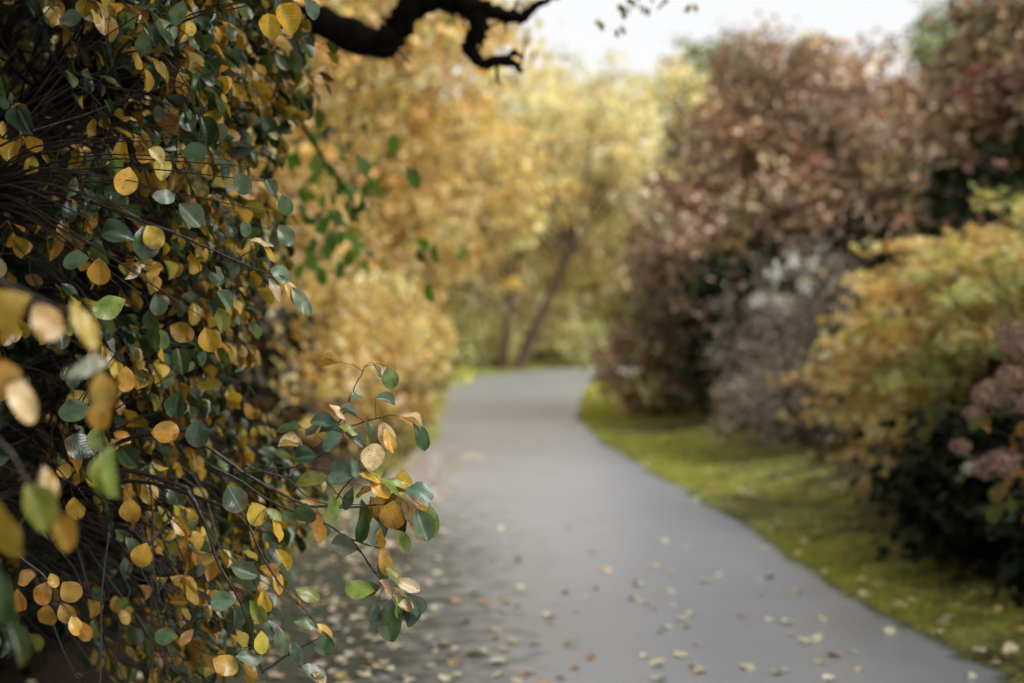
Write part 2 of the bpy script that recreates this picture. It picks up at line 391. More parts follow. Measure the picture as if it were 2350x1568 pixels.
gr = np.maximum(gr, np.where(ll > -.3, .25 * (1 - sstep(.1, .7, ll)), 0)); gr = np.where(Y > 34, .55, gr)
mb = MB(); nx = len(xs); ny = len(ys)
i = np.arange(ny - 1)[:, None] * nx; j = np.arange(nx - 1)[None]
mb.add(np.stack([X, Y, Zg], -1).reshape(-1, 3), np.stack([i + j, i + j + 1, i + nx + j + 1, i + nx + j], -1).reshape(-1, 4), np.repeat(gr.reshape(-1, 1), 3, 1))
tag(mb.build("ground", groundmat()), kind="structure")

# short grass on the verges
M_grass = leafmat("grass", rough=.6, trans=.35, spec=.25)
def grass(n, side):
    y = RNG.uniform(0, 1, n) ** 1.3 * 20 + 4.8
    y = np.where(RNG.random(n) < .12, RNG.uniform(20, 40, n), y)
    ew = np.interp(y, [5.8, 7.3, 8.6, 12, 14.5, 17, 22, 36], [1.0, .9, .75, 1.4, 1.6, 1.4, 1.0, 1.2])
    if side > 0:
        d = np.abs(RNG.normal(0, .55, n)) * ew + RNG.uniform(-.12, .05, n) * (RNG.random(n) < .5); x = redge(y) + d
    else:
        d = np.abs(RNG.normal(0, .35, n)) - .12; x = ledge(np.minimum(y, 33)) - d
    keep = (np.sin(x * 3.1 + 1.7 * y) + np.sin(x * 1.3 - y * .9) + RNG.normal(0, .6, n)) > -.45
    x, y = x[keep], y[keep]; n = len(x)
    P = np.stack([x, y, gheight(x, y) - .004], -1)
    D = np.stack([RNG.normal(0, .5, n), RNG.normal(0, .5, n), np.ones(n)], -1)
    mb = MB()
    L = RNG.uniform(.018, .05, n) * (1 + np.maximum(y - 10, 0) * .04)
    t = np.array([0, 0, 1.]); s = np.array([-.5, .5, 0]); F = np.array([[0, 1, 2]])
    leafbatch(mb, (t, s, F), P, D, RNG.normal(size=(n, 3)), L, .13 + .01 * np.maximum(y - 10, 0), .25, 0, palette([(.42, .46, .07), (.50, .52, .12), (.24, .29, .045), (.45, .38, .14)], [4, 4, 2, 1.2], n))
    return mb
tag(grass(90000, 1).build("verge_grass", M_grass), "short mossy yellow green grass along the right edge of the path", "grass", kind="stuff")
tag(grass(20000, -1).build("margin_grass", M_grass), "thin dark green grass along the shaded left edge of the path", "grass", kind="stuff")

# ------------------------------------------------------------------ trees and shrubs
OCHRE = ([(.72, .50, .17), (.78, .60, .29), (.60, .36, .08), (.46, .47, .17), (.80, .70, .52)], [4, 4, 2, 2, 2])
LEMON = ([(.78, .66, .34), (.80, .60, .34), (.58, .62, .32), (.84, .78, .62)], [3, 3, 3, 2])  # here and in the olives, washed far light is put into the colour
OLIVE = ([(.56, .60, .28), (.70, .66, .36), (.40, .48, .22), (.74, .60, .34)], [3, 3, 2, 2])
RUSSET = ([(.33, .19, .115), (.46, .31, .21), (.22, .13, .065), (.15, .17, .045), (.38, .28, .10), (.58, .43, .34)], [5, 4, 3, 2.2, 2, 1.3])
SHADEGREEN = ([(.008, .014, .005), (.014, .022, .007), (.025, .036, .014)], [4, 3, 1])  # near-black evergreen leaves with deep shade put into the colour
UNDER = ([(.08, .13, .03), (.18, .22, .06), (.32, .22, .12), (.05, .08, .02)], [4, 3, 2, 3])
MAPLE = ([(.50, .31, .05), (.42, .22, .035), (.34, .33, .07), (.56, .40, .12), (.20, .24, .05)], [4, 3, 3, 2, 2])
PALEGREEN = ([(.26, .31, .17), (.34, .38, .22), (.20, .25, .14)], [3, 2, 2])

def crown_mesh(blobs, n_clump, per, size, pal, clump_r=.3, tpl=LOW, hang=.4, shell=.55, width=.75, flat=.7, accents=None, avoid=None, zmin=.05, low=None):
    """leaf clumps spread through a crown made of ellipsoids; returns mesh builder and clump centres"""
    blobs = [(np.array(c, float), np.array(r, float)) for c, r in blobs]
    vol = np.array([np.prod(r) ** (2 / 3) for _, r in blobs]); pick = RNG.choice(len(blobs), n_clump, p=vol / vol.sum())
    u = norm(RNG.normal(size=(n_clump, 3))); rad = RNG.uniform(shell, 1.0, n_clump) ** .8
    cen = np.array([blobs[k][0] for k in pick]) + u * rad[:, None] * np.array([blobs[k][1] for k in pick])
    # lumpy outline
    lump = 1 + .10 * np.sin(cen[:, 0] * 2.9 + cen[:, 2] * 3.3) + .08 * np.sin(cen[:, 1] * 4.1 - cen[:, 2] * 2.1)
    cc = np.array([blobs[k][0] for k in pick]); cen = cc + (cen - cc) * lump[:, None]
    ok = cen[:, 2] > zmin + .05
    if avoid is not None: ok &= ~avoid(cen)
    cen = cen[ok]; u = u[ok]; m = len(cen)
    cr = .85 * clump_r * RNG.uniform(.6, 1.4, m)
    cnt = np.maximum(3, (.8 * per * RNG.uniform(.5, 1.5, m))).astype(int); k = np.repeat(np.arange(m), cnt); n = len(k)
    off = RNG.normal(size=(n, 3)) * np.array([1, 1, flat]) * .55
    P = cen[k] + off * cr[k][:, None]
    P[:, 2] = np.maximum(P[:, 2], zmin + RNG.uniform(0, .1, n))
    out = u[k]
    D = norm(out * .7 + RNG.normal(size=(n, 3)) * .8 + np.array([0, 0, -hang]))
    N = norm(RNG.normal(size=(n, 3)) * .7 + np.array([0, 0, 1.0]) + out * .5)
    tone = np.clip(1 + .30 * RNG.normal(size=m), .35, 2)[k][:, None]
    base = palette(*pal, m, .1)[k] * .5 + palette(*pal, n, .15) * .5
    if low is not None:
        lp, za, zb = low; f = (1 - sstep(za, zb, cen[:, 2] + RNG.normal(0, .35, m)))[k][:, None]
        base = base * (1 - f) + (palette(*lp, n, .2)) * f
    col = np.clip(base * tone, .003, .85)
    if accents is not None:
        am = np.zeros(m, bool); am[RNG.choice(m, max(1, int(m * accents[1])), replace=False)] = True
        a = am[k] & (RNG.random(n) < .45); col[a] = np.array(accents[0]) * RNG.uniform(.7, 1.2, (a.sum(), 1))
    mb = MB()
    leafbatch(mb, tpl, P, D, N, 1.35 * size * RNG.uniform(.6, 1.3, n), width, RNG.uniform(0, .35, n), RNG.uniform(0, .35, n), col)
    return mb, cen

def limbs(mb, base, top, cen, n, r0, sides=5):
    """limbs from points along the stem to a sample of clump centres"""
    idx = RNG.choice(len(cen), min(n, len(cen)), replace=False)
    base = np.array(base, float); top = np.array(top, float)
    for k in idx:
        c = cen[k]
        h = np.clip((c[2] - base[2]) / max(.1, top[2] - base[2]) - .35, .15, .95) * RNG.uniform(.75, 1.05)
        a = base + (top - base) * np.clip(h, 0.1, 1)
        mid = a + (c - a) * .5 + np.array([0, 0, .12 * np.linalg.norm(c - a)]) + RNG.normal(size=3) * .06 * np.linalg.norm(c - a)
        p = spline([a, mid, c], 8); r = np.linspace(r0 * RNG.uniform(.7, 1), r0 * .12, 8)
        tube(mb, p, r, sides)

def tree(name, label, base, top, r, blobs, n_clump, per, size, pal, cat="tree", group=None, bark=None, leafm=None, nl=30, bend=.1, **kw):
    bark = bark or M_bark; leafm = leafm or M_leaf_bg
    base = np.array(base, float); base[2] = gheight(base[0], base[1]) if abs(base[2]) < .01 else base[2]; top = np.array(top, float)
    root = empty(name, base, label, cat, group)
    crown, cen = crown_mesh(blobs, n_clump, per, size, pal, **kw)
    t = MB(); L = np.linalg.norm(top - base)
    mid = base + (top - base) * .5 + np.array([RNG.normal() * bend * .5, 0, 0]) * L * .3
    p = spline([base - [0, 0, .15], base + (top - base) * .12, mid, top], 14)
    rr = np.interp(np.linspace(0, 1, 14), [0, .12, 1], [r * 1.45, r, r * .45])
    tube(t, p, rr, 12, knob=.04)
    to = t.build("trunk", bark, root)
    b = MB(); limbs(b, base, top, cen, nl, r * .38); b.build("limb", bark, root)
    crown.build("crown", leafm, root)
    return root

def shrub(name, label, base, blobs, n_clump, per, size, pal, cat="shrub", group=None, leafm=None, bark=None, nl=22, r0=.018, **kw):
    base = np.array(base, float); base[2] = gheight(base[0], base[1])
    root = empty(name, base, label, cat, group)
    crown, cen = crown_mesh(blobs, n_clump, per, size, pal, **kw)
    b = MB()
    for k in RNG.choice(len(cen), min(nl, len(cen)), replace=False):
        c = cen[k]; a = base + np.array([RNG.normal() * .12, RNG.normal() * .12, -.05])
        mid = a + (c - a) * np.array([.35, .35, .65])
        tube(b, spline([a, mid, c], 9), np.linspace(r0, r0 * .25, 9), 5)
    b.build("stem", bark or M_bark, root)
    crown.build("foliage", leafm or M_leaf_bg, root)
    return root

# --- right side: russet trees
tree("russet_tree", "tall rounded russet tree with pinkish brown leaves and a red tinged top", (4.9, 20.5, 0), (4.6, 20.5, 4.2), .14,
     [((4.3, 20.3, 3.9), (1.9, 1.9, 1.65)), ((6.0, 20.6, 3.4), (1.9, 2.0, 1.55)), ((3.2, 19.6, 2.6), (1.65, 1.6, 1.7)), ((5.2, 19.2, 2.0), (1.8, 1.5, 1.5)), ((3.7, 20.4, 4.6), (1.0, 1.2, 1.0)), ((2.6, 19.8, 1.5), (1.2, 1.2, 1.1))],
     2300, 24, .072, RUSSET, leafm=M_leaf_brown, clump_r=.27, nl=110, shell=.5, low=(UNDER, .3, 2.4), accents=((.55, .17, .12), .04), group="russet trees along the right side")
tree("russet_tree", "taller russet tree at the right edge with scattered scarlet leaves", (6.0, 14.8, 0), (5.8, 14.6, 4.6), .13,
     [((5.85, 14.3, 4.4), (1.5, 1.5, 1.4)), ((6.6, 14.2, 4.9), (1.5, 1.6, 1.6)), ((5.1, 14.0, 3.1), (1.1, 1.4, 1.1)), ((6.6, 13.6, 3.0), (1.5, 1.5, 1.2)), ((5.15, 15.0, 3.6), (.8, 1.2, .8))],
     1600, 24, .066, RUSSET, leafm=M_leaf_brown, clump_r=.24, low=(UNDER, 2.2, 3.3), nl=80, shell=.45, accents=((.55, .05, .045), .06), group="russet trees along the right side")
shrub("russet_bush", "low rounded russet bush where the path bends out of sight", (2.2, 20.5, 0), [((2.15, 20.2, .75), (.95, .9, .85)), ((3.0, 19.4, .8), (.9, .8, .9))], 330, 24, .08, ([(.42, .24, .18), (.36, .20, .10), (.40, .42, .12), (.5, .26, .18)], [4, 2, 3, 1]), leafm=M_leaf_brown, clump_r=.2)
shrub("evergreen_shade_shrub", "dark glossy evergreen shrub under the russet tree beside the grey shrub", (3.4, 17.6, 0), [((3.2, 17.6, 1.2), (1.05, .9, 1.35)), ((4.3, 16.6, 1.3), (1.2, .9, 1.3))], 520, 26, .10, SHADEGREEN, leafm=M_leaf_dark, clump_r=.3, shell=.4, accents=((.34, .24, .16), .3))
shrub("evergreen_shade_shrub", "dark green shrub filling the shade behind the yellow maple", (5.0, 12.6, 0), [((5.0, 12.4, 2.45), (1.15, .8, .65)), ((4.9, 12.6, 1.3), (1.5, .9, 1.5)), ((6.2, 11.8, 1.6), (1.4, 1.0, 1.6))], 950, 28, .09, SHADEGREEN, leafm=M_leaf_dark, clump_r=.3, shell=.4, accents=((.26, .14, .10), .22))

# --- grey seed-head shrub: fine pale twigs with whitish tufts
def seed_shrub():
    base = np.array([3.0, 14.8, 0]); base[2] = gheight(3.0, 14.8)
    root = empty("silver_shrub", base, "wispy grey shrub covered in whitish seed heads left of the yellow maple", "shrub")
    tw = MB(); fl = MB()
    blobs = [((2.85, 14.6, 1.0), (.75, .6, .95)), ((3.1, 14.5, 1.5), (.5, .5, .65)), ((2.6, 14.1, .65), (.6, .5, .5))]
    tips = []
    for _ in range(330):
        c, r = blobs[RNG.integers(3)]; u = norm(RNG.normal(size=3)); p = np.array(c) + u * np.array(r) * (RNG.uniform(.5, 1.0) if RNG.random() < .75 else RNG.uniform(1.0, 1.35))
        if p[2] < .12: continue
        a = base + np.array([RNG.normal() * .12, RNG.normal() * .12, 0])
        tube(tw, spline([a, a + (p - a) * np.array([.4, .4, .6]), p], 7), np.linspace(.007, .0018, 7), 3); tips.append(p)
        for q in range(4):
            e = p + norm(RNG.normal(size=3) + [0, 0, .4]) * RNG.uniform(.08, .2); tube(tw, np.array([p, (p + e) / 2 + [0, 0, .01], e]), [.002, .0015, .001], 3); tips.append(e)
    tips = np.array(tips)
    k = np.repeat(np.arange(len(tips)), 9); n = len(k)
    P = tips[k] + RNG.normal(size=(n, 3)) * .045
    leafbatch(fl, LOW, P, RNG.normal(size=(n, 3)), RNG.normal(size=(n, 3)), RNG.uniform(.018, .045, n), .45, .2, .2, palette([(.42, .33, .24), (.68, .63, .50), (.20, .13, .08), (.85, .84, .72), (.22, .20, .09)], [3, 2.5, 4, 1, 2], n))
    # brighter white blooms at the top
    for px, py in ((1780, 628), (1822, 600), (1862, 612), (1795, 700), (1740, 690), (1845, 655)):
        c = at(px, py, 14.3); q = 40
        leafbatch(fl, LOW, c + RNG.normal(size=(q, 3)) * .035, RNG.normal(size=(q, 3)), RNG.normal(size=(q, 3)), .05, .7, .2, .2, palette([(.8, .8, .70)], [1], q, .05))
    tw.build("stem", barkmat("grey_twig", (.09, .06, .045), (.24, .18, .14)), root); fl.build("seed_head", M_petal, root)
seed_shrub()

# --- yellow lace-leaf maple: drooping tiers
def maple():
    base = np.array([3.75, 9.9, 0]); base[2] = gheight(3.75, 9.9)
    root = empty("japanese_maple", base, "spreading yellow green lace leaved maple arching over the right verge", "tree")
    tr = MB(); lv = MB()
    c0 = np.array([3.82, 9.7, 1.08]); R = np.array([1.66, 1.7, 1.14])
    tubes = []
    forks = [base + np.array([math.cos(a) * .3, math.sin(a) * .3, .75 + .25 * RNG.random()]) for a in np.linspace(0, 6.28, 7)[:-1]]
    stem = MB(); tube(stem, spline([base - [0, 0, .1], base + [0.03, 0, .3], base + [-.02, 0, .65]], 8), np.linspace(.11, .07, 8), 10, knob=.04)
    stem.build("trunk", M_bark, root)
    for f in forks: tube(tr, spline([base + [0, 0, .5], (base + f) / 2 + [0, 0, .12], f], 6), np.linspace(.06, .03, 6), 7)
    P = []; Dr = []; tone = []
    for q in range(760):
        th = RNG.uniform(0, 6.283); ph = RNG.uniform(-.8, 1.0)     # ph: height on the dome
        ph = math.copysign(abs(ph) ** .9, ph)
        s = math.sqrt(max(0, 1 - ph * ph)) if ph > 0 else 1 - .25 * abs(ph)
        lump = 1 + .13 * math.sin(3 * th + 2 * ph) + .08 * math.sin(7 * th - 5 * ph) + RNG.normal() * .04
        depth = RNG.uniform(.62, 1.0) ** .6
        tier = round(ph * 4 + .3 * math.sin(2.3 * th)) / 4 * .7 + ph * .3          # foliage gathers in tiers
        tip = c0 + R * np.array([math.cos(th) * s * lump * depth, math.sin(th) * s * lump * depth, tier * lump * (.6 + .4 * depth)])
        if math.sin(4.1 * th + 1.3) * math.cos(5.2 * ph + th) > .38: continue
        if tip[2] < base[2] + .18: continue
        f = forks[RNG.integers(len(forks))]
        d = tip - f; hd = np.linalg.norm(d)
        mid = f + d * .55 + np.array([0, 0, .22 * hd])
        br = spline([f, mid, tip], 9); tube(tr, br, np.linspace(.013, .002, 9), 4)
        m = int(56 * RNG.uniform(.5, 1.4)); tt = RNG.uniform(.70, 1.03, m)
        pos = f + 0 * d + np.stack([np.interp(tt, np.linspace(0, 1, 9), br[:, a]) for a in range(3)], -1) - f
        spread = np.stack([RNG.normal(0, .10, m), RNG.normal(0, .10, m), RNG.normal(-.02, .028, m)], -1)
        P.append(pos + spread); dd = norm(d)
        Dr.append(norm(dd[None] * .8 + RNG.normal(size=(m, 3)) * .55 + np.array([0, 0, -.55])))
        # greener low and inside, more orange towards the upper left
        tone.append(np.full(m, RNG.normal() * .8 + .5 + 1.0 * math.sin(1.7 * th + 1.2) - 1.0 * (depth - .8) * 4))
    P = np.concatenate(P); Dr = np.concatenate(Dr); tone = np.concatenate(tone); n = len(P)
    ye = palette([(.74, .56, .22), (.80, .70, .42), (.60, .38, .11)], [4, 3, 3], n); gr = palette([(.46, .54, .19), (.60, .64, .34), (.22, .30, .08)], [3, 3, 2], n)
    g = sstep(.2, 1.4, tone + RNG.normal(0, .4, n))[:, None]
    leafbatch(lv, PALM, P, Dr, norm(RNG.normal(size=(n, 3)) * .6 + [0, 0, 1]), RNG.uniform(.045, .075, n), 1.0, RNG.uniform(.1, .5, n), .1, ye * (1 - g) + gr * g)
    tr.build("branch", M_twig, root); lv.build("crown", M_leaf_bg, root)
maple()

# --- hydrangea with faded flower heads at the right edge
def hydrangea():
    base = np.array([2.95, 6.9, 0]); base[2] = gheight(2.95, 6.9)
    root = empty("hydrangea", base, "hydrangea with faded dusty pink flower heads in front of the maple", "shrub")
    st = MB(); lf = MB()
    heads = [(2325, 765, 6.3, .085), (2345, 800, 6.5, .08), (2322, 868, 6.2, .075), (2268, 905, 6.3, .075), (2345, 925, 6.3, .07), (2305, 925, 6.4, .075), (2238, 950, 6.4, .055), (2300, 1062, 6.2, .085), (2262, 1075, 6.3, .07), (2228, 1075, 6.3, .04), (2205, 1025, 6.4, .05), (2395, 850, 6.3, .1), (2400, 1000, 6.4, .1), (2420, 760, 6.7, .1)]
    for q, (px, py, Y, r) in enumerate(heads):
        c = at(px, py, Y); a = base + np.array([RNG.normal() * .1, RNG.normal() * .1, 0])
        tube(st, spline([a, a + (c - a) * np.array([.45, .45, .7]), c - [0, 0, r * .5]], 9), np.linspace(.008, .0035, 9), 5)
        h = MB(); n = 190; u = norm(RNG.normal(size=(n, 3)) + [0, 0, .35]); P = c + u * r * np.array([1, 1, .72]) * RNG.uniform(.75, 1.05, (n, 1))
        T = norm(np.cross(u, RNG.normal(size=(n, 3))))
        pal = ([(.7, .66, .52)], [1]) if q == 9 else ([(.42, .25, .19), (.52, .34, .27), (.30, .16, .11), (.58, .42, .33)], [4, 3, 2, 2])
        leafbatch(h, LOW, P, T, u + RNG.normal(size=(n, 3)) * .35, r * .26, .95, .2, .25, palette(*pal, n, .12))
        o = h.build("flower_head", M_petal, root)
        if q == 9: o["label"] = "small cream coloured flower head"
    n = 340; k = RNG.integers(0, len(heads), n)
    hp = np.array([at(h[0], h[1], h[2]) for h in heads])
    f = RNG.uniform(.25, .97, (n, 1)); P = base + (hp[k] - base) * np.concatenate([f ** 1.4, f ** 1.4, f], 1) + RNG.normal(size=(n, 3)) * .05
    leafbatch(lf, MID, P, norm(RNG.normal(size=(n, 3)) + [0, -.3, -.4]), norm(RNG.normal(size=(n, 3)) * .4 + [0, 0, 1]), RNG.uniform(.06, .11, n), .6, .3, .25, palette([(.30, .17, .06), (.10, .14, .03), (.22, .12, .06), (.4, .28, .08)], [3, 3, 2, 1], n))
    st.build("stem", M_twig, root); lf.build("foliage", M_leaf_bg, root)
hydrangea()
shrub("evergreen_shade_shrub", "low added shrub, coloured black green to stand in for deep shade below the hydrangea", (3.5, 7.7, 0), [((3.35, 7.0, .35), (.9, .55, .38)), ((2.75, 8.4, .5), (.5, .6, .5)), ((2.9, 8.0, .45), (.5, .6, .45)), ((3.5, 7.9, .55), (.85, .7, .55)), ((4.4, 8.3, .8), (.9, .8, .8)), ((3.1, 8.7, .45), (.5, .5, .45))], 820, 26, .07, SHADEGREEN, leafm=M_leaf_dark, clump_r=.2, shell=.3)  # added to fill the hollow; its darkness is shade put into leaf colour

# --- left side
shrub("yellow_shrub", "broad golden yellow shrub leaning over the left edge of the path", (-2.9, 16, 0), [((-2.6, 15.6, 1.15), (1.5, 1.6, 1.1)), ((-1.75, 17.2, .8), (.9, 1.3, .8)), ((-3.5, 14.0, 1.5), (1.4, 1.2, 1.3))], 820, 27, .075, OCHRE, clump_r=.26, hang=.8, shell=.5)
shrub("amber_shrub", "amber and olive shrub, leaves coloured dark for shade, just behind the round leaved bush", (-3.0, 10.4, 0), [((-2.0, 9.0, .9), (.72, .8, .92)), ((-2.9, 9.6, 1.3), (1.1, .9, 1.2)), ((-2.4, 8.4, 1.5), (.7, .5, .7)), ((-2.05, 8.8, 1.55), (.55, .6, .65)), ((-3.6, 9.2, 1.6), (1.0, .8, 1.2))], 980, 26, .062, ([(.012, .012, .006), (.04, .035, .012), (.30, .18, .03), (.10, .09, .02)], [6, 3, 1.1, 1.2]), clump_r=.22, hang=.9, shell=.4)  # deep shade put into the near-black leaf colours
shrub("evergreen_shade_shrub", "added shrub, coloured black green to stand in for deep shade behind the round leaved bush", (-3.2, 6.9, 0), [((-3.1, 6.9, .95), (1.25, .8, .95)), ((-3.0, 7.3, 2.2), (.95, .7, .9)), ((-2.2, 7.6, .5), (.55, .5, .5))], 800, 28, .06, SHADEGREEN, leafm=M_leaf_dark, clump_r=.22, shell=.35)  # added as dark backing for the bush, shade put into its leaves

shrub("evergreen_shade_shrub", "low added ground shrub, coloured black green to stand in for shade under the round leaved bush", (-2.6, 6.0, 0), [((-2.5, 6.0, .3), (.75, .6, .38)), ((-3.3, 5.4, .4), (.8, .6, .5)), ((-1.95, 7.6, .3), (.4, .7, .35))], 420, 26, .05, SHADEGREEN, leafm=M_leaf_dark, clump_r=.16, shell=.3)  # added over bare ground so the shaded corner reads black

# overhanging tree: black crooked limb above the path
def overhang():
    base = np.array([-3.9, 6.6, 0.0]); base[2] = gheight(-3.9, 6.6)
    root = empty("overhanging_tree", base, "dark tree behind the round leaved bush with a crooked black limb over the path", "tree")
    t = MB(); tube(t, spline([base - [0, 0, .1], base + [.1, 0, 1.2], base + [.0, .1, 2.5], base + [-.25, .1, 4.6]], 16), np.linspace(.24, .13, 16), 12, knob=.05)
    t.build("trunk", M_bark_black, root)
    j = lambda px, py, Y: at(px, py, Y)
    def limb(pts, r, lb=None, n=26, kn=.15):
        m = MB(); p = spline(pts, n); p = p + RNG.normal(size=p.shape) * .006
        tube(m, p, np.interp(np.linspace(0, 1, n), np.linspace(0, 1, len(r)), r), 9, knob=kn)
        return m.build("limb", M_bark_black, root)
    st = base + [.0, .1, 2.3]
    limb([st, at(350, -20, 6.2), at(600, 20, 6.0), at(720, 52, 6.0), at(860, 100, 6.0), at(905, 78, 6.0), at(940, 22, 6.0), at(1010, -5, 6.0), at(1075, 15, 6.0), at(1100, 62, 6.0), at(1080, 108, 6.0), at(1105, 140, 6.0), at(1160, 140, 6.0), at(1200, 160, 6.0)],
         [.085, .07, .06, .06, .062, .062, .058, .055, .05, .042, .034, .026, .022, .008], n=60)
    limb([at(1060, 5, 6.0), at(1130, 28, 6.0), at(1190, 38, 6.02), at(1240, 12, 6.05), at(1300, -20, 6.1)], [.045, .03, .024, .016, .008])
    limb([at(1160, 138, 6.0), at(1180, 122, 6.05), at(1200, 128, 6.08)], [.015, .01, .004])
    limb([at(1010, -5, 6.0), at(1080, -60, 6.1), at(1250, -110, 6.2), at(1420, -70, 6.3), at(1560, -25, 6.3)], [.04, .03, .016, .009, .004])
    limb([at(560, 10, 6.05), at(640, 140, 6.1), at(720, 330, 6.2), at(790, 430, 6.2), at(830, 520, 6.2)], [.02, .012, .008, .005, .003])
    for px, py, L in ((760, 70, 90), (800, 85, 60), (900, 85, 80), (935, 30, 60), (990, 0, 90), (1085, 40, 60), (1095, 90, 70), (1090, 130, 50), (1130, 30, 60), (1180, 40, 60), (1140, 142, 60), (680, 40, 100), (1190, 155, 60), (1040, 5, 90), (1070, 110, 60)):
        a = random.choice((-1, 1)) * random.uniform(.5, 1.6) ; x1 = px + L * math.cos(a) ; y1 = py + L * math.sin(a)
        p = spline([at(px, py, 6.0), at((px + x1) / 2 + random.uniform(-14, 14), (py + y1) / 2 + random.uniform(-14, 14), 6.02), at(x1, y1, 6.0 + random.uniform(-.15, .15))], 8)
        tws = MB(); tube(tws, p, np.linspace(.010, .002, 8), 5, knob=.1); tws.build("twig", M_bark_black, root)
    lf = MB()
    def sprig(px, py, Y, m, sp, size, pal):
        c = at(px, py, Y); P = c + RNG.normal(size=(m, 3)) * sp
        leafbatch(lf, MID, P, norm(RNG.normal(size=(m, 3)) * .6 + [.2, 0, -1]), norm(RNG.normal(size=(m, 3)) * .7 + [0, -.6, .6]), RNG.uniform(.7, 1.2, m) * size, .6, .25, .25, palette(*pal, m, .1))
    G = ([(.09, .20, .03), (.16, .28, .05), (.38, .36, .09), (.05, .11, .02)], [4, 4, 1, 2])
    for px, py, m in ((720, 340, 16), (750, 360, 10), (800, 380, 9), (740, 470, 10), (790, 520, 16), (825, 470, 10), (775, 500, 12), (940, 570, 8), (985, 580, 7), (830, 545, 12), (730, 560, 8), (700, 250, 10), (860, 400, 5), (700, 530, 10), (770, 340, 8)):
        sprig(px, py, 6.9 + RNG.normal() * .4, max(4, int(m * .6)), .09, .10, G)
    for px, py in ((1425, 12), (1433, 25), (1470, 2), (1478, 8), (1375, 48), (1427, 52), (1524, 4), (1440, -10), (1500, -15), (1596, 12), (1400, -20)):
        sprig(px, py, 6.2, 2, .012, .045, ([(.20, .26, .04), (.5, .34, .06)], [3, 1]))
    # unseen canopy, extended over bush and path to cast shade there
    cr, cen = crown_mesh([((-3.6, 6.3, 4.4), (2.3, 2.0, 1.0)), ((-3.3, 4.0, 4.3), (1.9, 1.7, .8)), ((-4.6, 5.3, 3.9), (1.6, 1.6, 1.1)), ((-2.2, 6.4, 3.9), (1.3, 1.0, .7)), ((-1.7, 1.4, 4.0), (1.7, 1.7, .7)), ((-2.6, 3.0, 4.1), (1.6, 1.5, .7)), ((1.7, 4.1, 4.4), (2.6, 1.5, .6)), ((.2, 5.4, 4.5), (2.2, 1.2, .5)), ((2.9, 2.4, 4.3), (1.4, 1.3, .5)), ((-.3, 1.1, 4.1), (1.1, 1.1, .5)), ((-.5, 2.3, 4.2), (1.0, 1.0, .5)), ((-1.2, 6.6, 4.5), (1.6, 1.4, .6))], 1800, 26, .085, OLIVE, clump_r=.3, shell=.2)
    m = MB(); limbs(m, base + [0, 0, 1.5], base + [-.25, .1, 4.6], cen, 60, .05); m.build("branch", M_bark_black, root)
    lf.build("hanging_leaves", M_leaf_bg, root); cr.build("crown", M_leaf_bg, root)
overhang()

# ochre trees behind
tree("ochre_tree", "big ochre tree with hanging branches behind the crooked black limb", (-5.0, 15.5, 0), (-4.6, 15.5, 5), .2,
     [((-4.2, 14.6, 4.4), (2.9, 2.2, 2.2)), ((-2.1, 14.5, 4.6), (2.2, 2.0, 1.5)), ((-3.2, 14.0, 2.9), (1.9, 1.7, 1.3)), ((-1.2, 15.2, 4.9), (1.5, 1.5, .85)), ((-5.5, 13, 3), (2, 1.8, 2))],
     1250, 24, .078, OCHRE, clump_r=.32, nl=110, shell=.4, hang=.9, group="yellow trees beyond the bend")
tree("ochre_tree", "honey yellow tree in the middle behind the ochre tree", (-4.0, 27, 0), (-3.8, 27, 6), .2,
     [((-3.4, 26.5, 5.0), (3.0, 2.5, 2.8)), ((-1.0, 27, 3.9), (2.0, 2, 1.9)), ((-4.0, 25.5, 2.2), (2.4, 2, 1.7)), ((-1.6, 26, 6.2), (1.6, 1.5, 1.2))], 850, 24, .115, OCHRE, clump_r=.42, nl=70, shell=.45, hang=.7, group="yellow trees beyond the bend")
tree("leaning_tree", "leaning tree with bare red brown trunk at the far end of the path", (0.15, 39.2, 0), at(1335, 520, 39.2), .19,
     [((1.6, 40.2, 6.4), (2.8, 2.0, 1.6)), ((-.6, 40.8, 5.7), (2.4, 1.8, 1.5)), ((3.2, 40.6, 5.2), (1.6, 1.6, 1.3))], 480, 24, .13, LEMON, bark=M_bark_red, clump_r=.45, nl=16, shell=.4, bend=0, group="yellow trees beyond the bend")
tree("added_shade_tree", "unseen russet tree added outside the right side of the picture to shade the near verge", (5.4, 5.2, 0), (5.2, 5.0, 3.6), .14,  # unseen tree, added to throw shade on the verge and near path
     [((4.7, 5.0, 3.5), (1.9, 2.0, .9)), ((4.9, 6.9, 3.4), (1.2, 1.0, .6)), ((5.4, 3.4, 3.6), (1.5, 1.2, .8)), ((4.0, 3.2, 4.3), (1.7, 1.4, .5)), ((3.2, 2.0, 4.2), (1.2, 1.0, .4))], 640, 26, .1, RUSSET, clump_r=.3, nl=40, shell=.2)
tree("slender_tree", "slender upright trunk just beside the base of the leaning tree", (-.3, 39.8, 0), at(1180, 640, 39.8), .16,
     [((-.4, 40.0, 4.4), (1.7, 1.4, 1.4)), ((-1.6, 39.7, 3.4), (1.3, 1.2, 1.1))], 260, 24, .12, OLIVE, bark=M_bark_red, clump_r=.4, nl=10, bend=0, group="yellow trees beyond the bend")
